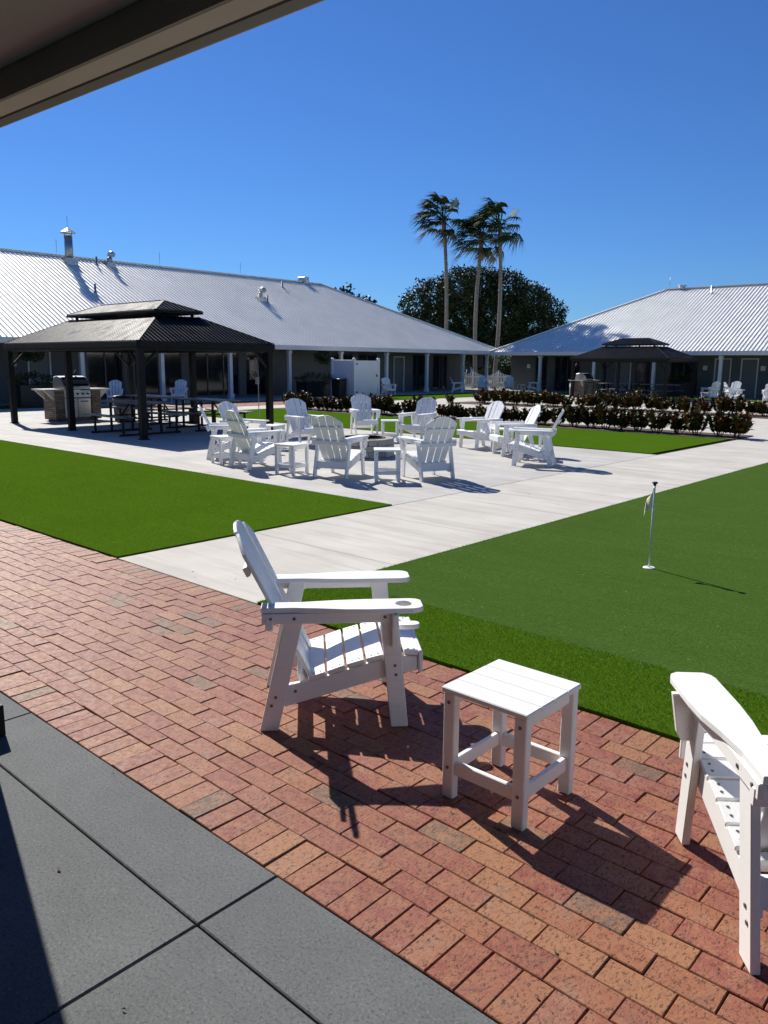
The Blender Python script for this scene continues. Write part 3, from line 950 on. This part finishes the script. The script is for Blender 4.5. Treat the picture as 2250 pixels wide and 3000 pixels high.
wall_openings(bl, 'y', -32.0, 1, [('door', 12.0, 12.95, 0, 2.1), ('door', 14.2, 15.15, 0, 2.1), ('window', 16.7, 18.4, .05, 2.25), ('window', 18.9, 21.4, .05, 2.25), ('window', 21.9, 24.7, .05, 2.25), ('window', 25.1, 26.5, .05, 2.25),
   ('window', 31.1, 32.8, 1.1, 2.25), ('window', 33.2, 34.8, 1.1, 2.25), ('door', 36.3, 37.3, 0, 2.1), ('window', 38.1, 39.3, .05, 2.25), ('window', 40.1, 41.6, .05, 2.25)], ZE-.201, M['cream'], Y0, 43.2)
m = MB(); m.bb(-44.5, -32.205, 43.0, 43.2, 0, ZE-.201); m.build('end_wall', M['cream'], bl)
for k in range(-2, 9):
    column(bl, -30.2, 15.55+3.62*k if k < 8 else 43.5, ZE-.22)
# small plates beside the doors
m = MB(); m.bb(-31.998, -31.98, 13.5, 13.75, 1.45, 1.7, .003); m.build('wall_sign', M['sign'], bl)
# roof hardware
from math import sqrt
def onroof_left(y, run):   # run = plan distance up from the eave
    return Vector((XE-run, y, ZE+sl*run))
def gooseneck(root, p):
    m = MB(); x, y, z = p
    m.bb(x-.22, x+.22, y-.22, y+.22, z-.15, z+.16)
    pts = [(x, y, z+.1)]+[(x, y, z+.38)]+[(x+.18*(1-math.cos(a)), y, z+.38+.18*math.sin(a)) for a in (.5, 1.0, 1.57, 2.1, 2.7)]
    m.tube(pts, .13, 10); m.build('vent', M['galv'], root)
def pipe(root, p, h=.4, r=.05):
    m = MB(); x, y, z = p
    m.tube([(x, y, z-.1), (x, y, z+.05), (x, y, z+.07), (x, y, z+h)], [r*2.2, r*1.6, r, r], 8); m.build('vent_pipe', M['galv'], root)
FLUE_Y, FLUE_RUN = 18.91, 7.70
p = onroof_left(FLUE_Y, FLUE_RUN)
m = MB(); m.bb(p.x-.28, p.x+.28, p.y-.28, p.y+.28, p.z-.25, p.z+.20); m.tube([(p.x, p.y, p.z), (p.x, p.y, p.z+1.22)], .19, 14)
for k in range(4):
    a = k*PI/2+.4; m.bar((p.x+.17*math.cos(a), p.y+.17*math.sin(a), p.z+1.18), (p.x+.24*math.cos(a), p.y+.24*math.sin(a), p.z+1.37), .03, .03)
m.lathe([(.34, 1.35), (.34, 1.38), (.04, 1.57), (.001, 1.58)], p, 16)
m.tube([p+Vector((0, 0, 1.55)), p+Vector((0, 0, 2.1))], .012, 5)
m.build('flue', M['galv'], rl)
HW = {}
ROOFHW = True

# --- right building
YE2, ZE2, YR2, ZR2, XEND = 42.9, 2.46, 50.9, 6.46, -21.6
XC = XEND-(YR2-YE2)
br_ = thing('right_building', 'long low building with pale metal roof and white porch columns at right', 'building')
sl2 = (ZR2-ZE2)/(YR2-YE2); X1 = 22.0; YB = 2*YR2-YE2
m = MB()
m.poly([(XC, YE2, ZE2), (X1, YE2, ZE2), (X1, YR2, ZR2), (XEND, YR2, ZR2)])
m.poly([(X1, YB, ZE2), (XC, YB, ZE2), (XEND, YR2, ZR2), (X1, YR2, ZR2)])
m.poly([(XC, YB, ZE2), (XC, YE2, ZE2), (XEND, YR2, ZR2)])
roof_plane_ribs(m, Vector((XC, YE2, ZE2)), Vector((X1, YE2, ZE2)), Vector((0, 1, 0)), sl2, YR2-YE2, True, False, .21)
roof_plane_ribs(m, Vector((XC, YB, ZE2)), Vector((XC, YE2, ZE2)), Vector((1, 0, 0)), sl2, YR2-YE2, True, True, .21)
rr = m.build('roof', M['roof'], br_)
m = MB()
m.bar((XEND, YR2, ZR2+.03), (X1, YR2, ZR2+.03), .36, .05); m.bar((XEND, YR2, ZR2+.03), (XC, YE2, ZE2+.04), .28, .05); m.bar((XEND, YR2, ZR2+.03), (XC, YB, ZE2+.04), .28, .05)
m.build('ridge_cap', M['ridgecap'], rr)
m = MB(); m.bb(XC+.001, X1, YE2, YE2+.05, ZE2-.22, ZE2-.004, .004); m.bb(XC+.001, XC+.05, YE2+.055, YB, ZE2-.22, ZE2-.004, .004); m.build('fascia', M['colpaint'], br_)
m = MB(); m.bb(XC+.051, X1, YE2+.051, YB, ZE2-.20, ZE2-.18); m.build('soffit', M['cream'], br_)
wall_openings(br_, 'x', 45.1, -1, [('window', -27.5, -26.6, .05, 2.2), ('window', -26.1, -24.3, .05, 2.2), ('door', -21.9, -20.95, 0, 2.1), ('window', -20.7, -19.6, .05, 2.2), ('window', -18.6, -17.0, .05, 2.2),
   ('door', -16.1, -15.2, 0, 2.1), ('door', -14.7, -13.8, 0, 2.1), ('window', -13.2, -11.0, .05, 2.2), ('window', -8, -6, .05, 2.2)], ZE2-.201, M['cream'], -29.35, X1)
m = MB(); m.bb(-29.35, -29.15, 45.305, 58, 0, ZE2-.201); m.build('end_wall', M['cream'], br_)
for k in range(1, 12): column(br_, -29.7+3.64*k, 43.3, ZE2-.22)
for xx in (-16.6, -13.55, -28.0):
    m = MB(); m.bb(xx-.12, xx+.12, 45.08, 45.098, 1.45, 1.70, .003); m.build('wall_sign', M['sign'], br_)

# ------------------------------------------------------------------ vinyl screen, picket fences
vf = thing('vinyl_screen', 'white vinyl privacy screen with gate standing before the left porch', 'fence', (-27.2, 27.95, .01))
def panel(m, x0, x1, y0, y1):
    m.bb(x0, x1, y0, y1, .08, 1.80)
m = MB(); m.bb(-1.44, -.065, -.02, .02, .08, 1.80)
k = -1.40
while k < -.1:
    m.bb(k, k+.008, -.023, -.0201, .2, 1.68); k += .16
m.bb(-1.44, -.065, -.03, .03, 1.70, 1.82, .004); m.bb(-1.44, -.065, -.03, .03, .06, .18, .004)
m.build('panel', M['vinyl'], vf)
m = MB(); m.bb(-.02, .02, .07, 1.66, .10, 1.80); m.bb(-.03, .03, .07, 1.66, 1.68, 1.78, .004); m.bb(-.03, .03, .07, 1.66, .10, .2, .004)
gt = m.build('gate', M['vinyl'], vf)
m = MB(); m.bb(.031, .05, .07, .22, 1.60, 1.66, .003); m.bb(.031, .05, .07, .22, .24, .30, .003); m.build('hinge', M['black'], gt)
m = MB(); m.bb(.031, .06, 1.55, 1.62, 1.0, 1.12, .004); m.build('latch', M['black'], gt)
for (x, y) in ((-1.5, 0), (0, 0), (0, 1.74)):
    m = MB(); m.bb(x-.062, x+.062, y-.062, y+.062, 0, 1.86, .006); m.lathe([(.085, 1.862), (.085, 1.885), (.05, 1.92), (.001, 1.94)], (x, y, 0), 12); m.build('post', M['vinyl'], vf)

def picket_fence(label, p, q, h, base, posts, group=None, arch=.25, z0=.06):
    f_ = thing('picket_fence', label, 'fence', (p[0], p[1], base), math.atan2(q[1]-p[1], q[0]-p[0]), group)
    L = math.hypot(q[0]-p[0], q[1]-p[1])
    m = MB(); x = .06
    while x < L-.05:
        u = (x*posts/L) % 1.0
        hh = h*(1-arch)+h*arch*(2*u-1)**2
        m.prism([(x-.035, z0), (x+.035, z0), (x+.035, hh-.05), (x, hh), (x-.035, hh-.05)], 'y', -.01, .01); x += .115
    m.bb(0, L, .011, .045, .22, .30); m.bb(0, L, .011, .045, h*.62, h*.62+.08)
    m.build('picket_panel', M['vinyl'], f_)
    for k in range(posts+1):
        m = MB(); X = L*k/posts; m.bb(X-.05, X+.05, .046, .146, 0, h+.02, .006); m.build('post', M['vinyl'], f_)
    return f_
picket_fence('white picket fence closing the open corner between the two buildings', (-34.0, 44.3), (-29.9, 47.6), 1.25, .0, 3)

# porch planters and hanging baskets
def leaf_clump(n, r, rz, seed, L0=.08, L1=.16):
    rnd = random.Random(seed); v, f = [], []
    for _ in range(n):
        a = rnd.uniform(0, 2*PI); u = rnd.uniform(-1, 1); q = rnd.uniform(.3, 1)**.5
        c = Vector((r*q*math.cos(a)*sqrt(1-u*u), r*q*math.sin(a)*sqrt(1-u*u), rz*q*u))
        d = (c.normalized()+Vector((rnd.gauss(0, .6), rnd.gauss(0, .6), rnd.gauss(0, .6)))).normalized()
        s = d.orthogonal().normalized(); L = rnd.uniform(L0, L1)
        i = len(v); v += [tuple(c), tuple(c+d*L*.5+s*L*.28), tuple(c+d*L), tuple(c+d*L*.5-s*L*.28)]; f.append((i, i+1, i+2, i+3))
    return v, f
def basket(label, x, y, z, seed):
    b = thing('hanging_basket', label, 'hanging plant', (x, y, z), group='hanging baskets on the left porch')
    m = MB(); m.lathe([(.001, -.22), (.16, -.20), (.24, -.02), (.22, 0), (.001, -.02)], n=16); m.build('pot', M['black'], b)
    v, f = leaf_clump(420, .46, .32, seed); raw('foliage', v, f, M['potleaf'], b)
    m = MB()
    for k in range(3): m.tube([(.22*math.cos(k*2.1), .22*math.sin(k*2.1), 0), (0, 0, 2.30-z)], .004, 4)
    m.build('hanger', M['black'], b)
basket('round dark hanging basket under the eave left of the vinyl screen', -30.0, 28.6, 1.98, 5)
basket('dark hanging basket under the eave at the far left porch', -30.2, 13.55, 1.98, 6)
def planter(label, x, y, sx, sy, h, seed):
    b = thing('planter_box', label, 'planter', (x, y, .01), group='dark planters on the porch')
    m = MB(); m.prism([(-sx/2, .0), (sx/2, .0), (sx/2+.04, h), (-sx/2-.04, h)], 'y', -sy/2, sy/2, .01); m.build('box', M['black'], b)
    v, f = leaf_clump(500, max(sx, sy)*.55, .30, seed); o = raw('foliage', v, f, M['potleaf'], b); o.location = (0, 0, h+.12)
planter('long dark planter box with plants left of the vinyl screen', -29.5, 27.6, .8, 2.0, .75, 8)
planter('dark planter with bushy plant at the far left end of the porch', -29.4, 13.2, .9, 1.4, .8, 9)
planter('dark planter with bushy plant under the right porch behind the gazebo', -17.6, 44.2, 1.4, .7, .8, 10)

# ------------------------------------------------------------------ trees
def crown(blobs, n, seed, L0, L1, asp=.38):
    rnd = random.Random(seed); v, f = [], []
    vol = [b[3]*b[3]*b[4] for b in blobs]; tot = sum(vol)
    for b, vo in zip(blobs, vol):
        for _ in range(max(8, int(n*vo/tot))):
            a = rnd.uniform(0, 2*PI); u = rnd.uniform(-1, 1); q = rnd.uniform(.25, 1)**.4
            s_ = sqrt(1-u*u)
            c = Vector((b[0]+b[3]*q*math.cos(a)*s_, b[1]+b[3]*q*math.sin(a)*s_, b[2]+b[4]*q*u))
            for _k in range(3):
                c2 = c+Vector((rnd.gauss(0, .22), rnd.gauss(0, .22), rnd.gauss(0, .18)))*(L1/.4)
                d = Vector((rnd.gauss(0, 1), rnd.gauss(0, 1), rnd.gauss(.2, .8))).normalized()
                s = d.orthogonal().normalized()
                s = (Matrix.Rotation(rnd.uniform(0, PI), 3, d) @ s)
                L = rnd.uniform(L0, L1); i = len(v)
                v += [tuple(c2), tuple(c2+d*L*.5+s*L*asp), tuple(c2+d*L), tuple(c2+d*L*.5-s*L*asp)]
                f.append((i, i+1, i+2, i+3))
    return v, f
AZ = R(42); FW = Vector((-math.sin(AZ), math.cos(AZ), 0)); RT = Vector((math.cos(AZ), math.sin(AZ), 0))
def at(px, D, z=0):
    """point D metres ahead of the viewpoint under column px of the 1659-wide photograph"""
    p = FW*D+RT*((px-830)/1730*D)
    return Vector((p.x, p.y, z))
def tree(name, label, cat, loc, blobs, n, seed, L0, L1, mat, trunk_r, trunk_h, group=None):
    t_ = thing(name, label, cat, loc, 0, group)
    m = MB(); m.tube([(0, 0, -.05), (.05, 0, trunk_h*.5), (0, .1, trunk_h)], [trunk_r*1.25, trunk_r, trunk_r*.75], 10)
    rnd = random.Random(seed)
    for b in blobs[:9]:
        c = Vector(b[:3]); m.tube([(0, .05, trunk_h*.9), tuple(Vector((0, 0, trunk_h)).lerp(c, .55)+Vector((0, 0, .3))), tuple(c)], [trunk_r*.55, trunk_r*.35, trunk_r*.12], 6)
    m.build('trunk', M['bark'], t_)
    v, f = crown(blobs, n, seed, L0, L1); raw('crown', v, f, mat, t_)
    return t_
# big oak: blobs given as (right, away, up, radius, half height) and turned to face the court
D = 74.0
def ob(px, py, r, rz, away=0.0):
    p = RT*((px-1030)/1730*D)+FW*away
    py = 740-(740-py)*.93
    return (p.x, p.y, 1.68+(787-py)/1730*D, r*.93, rz*.86)
oak_blobs = [ob(895, 665, 1.7, 2.0), ob(940, 640, 1.9, 2.0), ob(905, 615, .8, .7), ob(985, 625, 2.2, 2.3, -1.2), ob(1035, 612, 2.0, 1.9, .5), ob(1085, 625, 2.2, 2.2), ob(1130, 650, 2.1, 1.9, -1), ob(1160, 650, 1.4, 1.2, 1),
             ob(1190, 672, 1.3, 1.3), ob(1205, 665, .6, .5), ob(990, 690, 2.8, 2.6, 1), ob(1070, 690, 3.0, 2.8, -.5), ob(1140, 705, 2.4, 2.0), ob(900, 705, 2.0, 1.7, .6), ob(1015, 590, .9, .7), ob(1060, 598, 1.0, .7), ob(1185, 705, 1.5, 1.4),
             ob(1030, 735, 3.4, 1.1), ob(950, 728, 2.6, 1.3), ob(1120, 735, 2.8, 1.1)]
oak = tree('oak_tree', 'broad dark evergreen oak behind the palms at the building corner', 'tree', tuple(at(1030, D)), oak_blobs, 21000, 11, .13, .27, M['oakleaf'], .5, 3.2)
def small_tree(label, px, D, top, rad, seed, mat, group=None, n=900, name='broadleaf_tree'):
    rnd = random.Random(seed)
    bl_ = []
    for k in range(7):
        a = rnd.uniform(0, 2*PI); q = rnd.uniform(0, .7)*rad
        bl_.append((q*math.cos(a), q*math.sin(a), top*rnd.uniform(.5, .84), rad*rnd.uniform(.4, .65), top*.17))
    bl_.append((0, 0, top*.86, rad*.45, top*.14))
    return tree(name, label, 'tree', tuple(at(px, D)), bl_, n, seed, .22, .45, mat, .18, top*.45, group)
small_tree('treetop showing just above the left roof, left of two', 742, 78, 8.9, 1.9, 31, M['oakleaf'])
small_tree('treetop tip showing just above the left roof, right of two', 784, 80, 8.0, 1.2, 32, M['oakleaf'])
small_tree('dark tree beyond the picket fence at the left of the gap', 1010, 72, 4.2, 1.2, 33, M['oakleaf'])
small_tree('round dark tree beyond the fence in the middle of the gap', 1034, 95, 3.4, 1.3, 34, M['oakleaf'])
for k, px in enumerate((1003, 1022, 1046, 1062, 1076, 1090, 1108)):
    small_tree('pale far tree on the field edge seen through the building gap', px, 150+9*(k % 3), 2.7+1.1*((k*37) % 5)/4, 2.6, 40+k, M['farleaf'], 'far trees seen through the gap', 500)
small_tree('small round bush on the field seen right of the gap posts', 1093, 90, 1.4, .8, 60, M['potleaf'], None, 200, 'round_bush')

# fan palms
def palm(label, base, top, seed, r0, r1):
    b, tp = Vector(base), Vector(top)
    p_ = thing('fan_palm', label, 'palm tree', tuple(b), 0, 'wind blown fan palms')
    loc = tp-b
    m = MB(); pts, rs = [], []
    for k in range(15):
        u = k/14; q = loc*u; q = q+RT*(.22*math.sin(u*PI)*(1 if seed % 2 else -1))
        pts.append(q); rs.append((r0*(1-u)+r1*u)*(1+.03*math.sin(k*2.3))*(1.35 if k == 0 else 1))
    rs[-1] = r1*1.45; rs[-2] = r1*1.25
    m.tube(pts, rs, 12); m.build('trunk', M['trunk'], p_)
    rnd = random.Random(seed)
    wind = (-RT*.75+FW*.1+Vector((0, 0, .0)))
    nF = 42
    V, F_, Vd, Fd = [], [], [], []
    st = MB()
    for k in range(nF):
        dead = k >= nF-6
        a = 2*PI*(k*.381966); el = R(78-118*(k/nF)**.9)+rnd.uniform(-.15, .15)
        d = Vector((math.cos(a)*math.cos(el), math.sin(a)*math.cos(el), math.sin(el)))
        d = (d+wind*(.55 if not dead else .3)).normalized()
        Lp = rnd.uniform(.9, 1.5)
        o0 = loc+Vector((0, 0, -.15*(k/nF)))
        mid = o0+d*Lp*.6+Vector((0, 0, .06)); hub = o0+d*Lp+wind*.12
        st.tube([o0, mid, hub], [.028, .022, .014], 5)
        d2 = (d+wind*.7+Vector((0, 0, -.25 if not dead else -.9))).normalized()
        s = d2.cross(Vector((0, 0, 1)))
        s = s.normalized() if s.length > .05 else RT.copy()
        up = s.cross(d2)
        Lf = rnd.uniform(.8, 1.15)
        if dead: Vd, Fd = [], []
        tv, tf = (Vd, Fd) if dead else (V, F_)
        nb = 17 if not dead else 11
        for j in range(nb):
            th = (j/(nb-1)-.5)*R(190 if not dead else 70)
            bd = (d2*math.cos(th)+s*math.sin(th)).normalized()
            L = Lf*(.72+.28*math.cos(th))*rnd.uniform(.88, 1.06)
            w = .056 if not dead else .03
            q1 = hub+bd*L*.55+up*.03*math.cos(th*2); q2 = hub+bd*L*rnd.uniform(.85, 1.1)+wind*rnd.uniform(.2, .5)*L+Vector((rnd.gauss(0, .04), rnd.gauss(0, .04), -rnd.uniform(.15, .5)*L))
            sd = bd.cross(up)*w
            i = len(tv)
            tv += [tuple(hub), tuple(q1-sd), tuple(q1+sd), tuple(q2)]
            tf += [(i, i+1, i+2), (i+1, i+3, i+2)]
        if dead:
            n_ = len(Vd); w0 = Vector((0, 0, .02))
            Vd += [tuple(mid-w0), tuple(mid+w0)]; Fd.append((n_, 0, n_+1))
            for j in range(1, nb): Fd.append((n_, 4*j, n_+1))
            raw('dry_frond', Vd, Fd, M['deadfrond'], p_)
    st.build('frond_stem', M['palmleaf'], p_)
    raw('frond_crown', V, F_, M['palmleaf'], p_)
palm('tall fan palm at the left of three, leaning alone over the left roof', at(957, 58.5), at(950, 58.5, 11.75), 3, .155, .115)
palm('fan palm in the middle of three before the oak, shortest one', at(1027, 57), at(1031, 57, 10.2), 4, .155, .115)
palm('fan palm at the right of three, nearest the right roof', at(1065, 56), at(1068, 56, 11.0), 5, .15, .11)

# car beyond the fence
cp = at(1053, 74)
car = thing('parked_car', 'dark parked car beyond the picket fence in the gap', 'car', (cp.x, cp.y, -.05), R(60))
m = MB(); m.prism([(-2.2, .35), (2.2, .35), (2.25, .62), (2.1, .85), (1.2, .95), (.6, 1.42), (-1.0, 1.45), (-1.9, .98), (-2.25, .9)], 'y', -.85, .85, .06); bd = m.build('body', M['car'], car)
m = MB()
for sy in (-1, 1): m.prism([(.95, .98), (.5, 1.36), (-.95, 1.38), (-1.6, 1.0)], 'y', sy*.851, sy*.858)
m.build('window', M['glass'], car)
for sx in (-1.4, 1.4):
    for sy in (-1, 1):
        m = MB(); m.tube([(sx, sy*.70, .33), (sx, sy*.88, .33)], .33, 18); wh = m.build('wheel', M['rubber'], car)
        m = MB(); m.tube([(sx, sy*.881, .33), (sx, sy*.892, .33)], .2, 14); m.build('rim', M['galv'], wh)
for sy in (-1, 1):
    m = MB(); m.bb(2.2, 2.26, sy*.6-.15, sy*.6+.15, .66, .78, .01); m.build('headlight', M['sign'], car)

# ------------------------------------------------------------------ own porch (roof edge overhead, column at the left)
PA = R(2.3); PV = Vector((-2.1, 1.275, 0))
po = thing('porch', 'shaded porch roof edge with beam and gutter at top left, with its column', 'porch', tuple(PV-Matrix.Rotation(PA, 3, 'Z') @ PV), PA)
PX0, PX1 = -24.0, 6.0
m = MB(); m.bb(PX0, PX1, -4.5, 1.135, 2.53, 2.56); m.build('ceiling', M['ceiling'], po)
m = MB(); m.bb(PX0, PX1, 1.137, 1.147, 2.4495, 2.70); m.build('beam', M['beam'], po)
m = MB(); m.bb(PX0, PX1, 1.1475, 1.216, 2.449, 2.469); m.build('soffit', M['soffit'], po)
m = MB(); m.bb(PX0, PX1, 1.217, 1.268, 2.446, 2.56, .005); m.build('gutter', M['gutter'], po)
m = MB(); m.bb(PX0, PX1, 1.2685, 1.28, 2.452, 2.58, .003); m.build('drip_edge', M['dripedge'], po)
m = MB(); m.prism([(-4.5, 3.9), (1.285, 2.59), (1.285, 2.64), (-4.5, 3.95)], 'x', PX0, PX1); m.build('roof', M['roof'], po)
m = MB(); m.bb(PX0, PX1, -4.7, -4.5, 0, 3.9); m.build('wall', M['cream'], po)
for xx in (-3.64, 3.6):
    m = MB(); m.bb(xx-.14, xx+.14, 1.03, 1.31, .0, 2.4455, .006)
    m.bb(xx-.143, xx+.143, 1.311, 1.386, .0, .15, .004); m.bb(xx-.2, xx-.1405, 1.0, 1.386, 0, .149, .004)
    m.build('column', M['dark_metal'], po)  # near-black metal puts the shade on a likely white column into its colour

# a few fallen leaves and specks
rnd = random.Random(5); v, f = [], []
for _ in range(46):
    x, y = rnd.choice(((rnd.uniform(-3.4, .2), rnd.uniform(.6, 1.5)), (rnd.uniform(-4, .0), rnd.uniform(3.4, 5.5)), (rnd.uniform(-6, -.5), rnd.uniform(1.6, 3.3)), (rnd.uniform(-9, -4), rnd.uniform(3.5, 9))))
    z = .004 if y < 3.38 else .032
    a = rnd.uniform(0, PI*2); L = rnd.uniform(.006, .018); w = L*.4
    i = len(v); c, s = math.cos(a), math.sin(a)
    v += [(x-c*L, y-s*L, z), (x+s*w, y-c*w, z+.004), (x+c*L, y+s*L, z+.002), (x-s*w, y+c*w, z+.005)]; f.append((i, i+1, i+2, i+3))
o = raw('leaf_litter', v, f, M['deadfrond']); o['kind'] = 'stuff'; tag(o, 'tiny dry leaf scraps scattered over turf, bricks and slab', 'leaf litter')

# ------------------------------------------------------------------ roof hardware by plan position
for y, run, kind in ((21.07, 7.85, 'goose'), (28.36, 5.12, 'goose'), (20.3, 7.73, 'pipe'), (18.35, 4.40, 'pipe'), (28.6, 4.83, 'pipe'), (31.7, 7.17, 'pipe')):
    p = onroof_left(y, run)
    if kind == 'goose': gooseneck(rl, p)
    elif kind == 'pipe': pipe(rl, p)
m = MB(); m.bb(XR-.3, XR+.3, 34.3, 34.7, ZR-.1, ZR+.32, .02); m.build('vent', M['galv'], rl)
for y in (18.65, 24.26, 29.6):
    m = MB(); m.tube([(XR, y, ZR), (XR, y, ZR+.75)], .012, 5); m.build('lightning_rod', M['galv'], rl)
m = MB(); m.tube([(-20.6, YR2, ZR2), (-20.6, YR2, ZR2+.12), (-20.6, YR2, ZR2+.2), (-20.6, YR2, ZR2+.22)], [.18, .18, .3, .26], 14); m.build('vent', M['galv'], rr)
pipe(rr, (-18.4, YR2-.9, ZR2-.9*sl2), .45, .05)
for x in (-21.4, -14.5):
    m = MB(); m.tube([(x, YR2, ZR2), (x, YR2, ZR2+.75)], .012, 5); m.build('lightning_rod', M['galv'], rr)

# ------------------------------------------------------------------ sky, sun, camera
EL, = (R(39.8),)
sd = Vector((-math.cos(EL)*.962, math.cos(EL)*.274, math.sin(EL)))
w = bpy.data.worlds.new('World'); sc.world = w; w.use_nodes = True
nt = w.node_tree
sky = nt.nodes.new('ShaderNodeTexSky'); sky.sky_type = 'NISHITA'; sky.sun_disc = False
sky.sun_elevation = EL; sky.sun_rotation = math.atan2(sd.x, sd.y)
sky.altitude = 0; sky.air_density = 1.0; sky.dust_density = .05; sky.ozone_density = 3.0
tint = nt.nodes.new('ShaderNodeMix'); tint.data_type = 'RGBA'; tint.blend_type = 'MULTIPLY'
tint.inputs[0].default_value = 1; tint.inputs[7].default_value = (.36, .65, 1.10, 1)
nt.links.new(sky.outputs[0], tint.inputs[6])
nt.links.new(tint.outputs[2], nt.nodes['Background'].inputs[0])
nt.nodes['Background'].inputs[1].default_value = .066
ld = bpy.data.lights.new('sun', 'SUN'); ld.energy = 5.0; ld.angle = R(.53); ld.color = (1, .96, .875)
lo = bpy.data.objects.new('sun', ld); link(lo)
lo.rotation_euler = sd.to_track_quat('Z', 'Y').to_euler()

cam = bpy.data.cameras.new('camera'); co = bpy.data.objects.new('camera', cam); link(co)
th = math.atan((1106-785)/1700); ro = math.atan(.008)
Fd_ = FW*math.cos(th)-Vector((0, 0, 1))*math.sin(th); Ud_ = FW*math.sin(th)+Vector((0, 0, 1))*math.cos(th)
Rv = RT*math.cos(ro)+Ud_*math.sin(ro); Uv = -RT*math.sin(ro)+Ud_*math.cos(ro)
mat = Matrix((Rv, Uv, -Fd_)).transposed().to_4x4(); mat.translation = Vector((0, 0, 1.68))
co.matrix_world = mat
cam.sensor_fit = 'HORIZONTAL'; cam.sensor_width = 36; cam.lens = 36*1700/1659
cam.clip_start = .05; cam.clip_end = 3000
sc.camera = co
sc.view_settings.view_transform = 'Standard'; sc.view_settings.look = 'None'; sc.view_settings.gamma = 1
sc.view_settings.exposure = .45
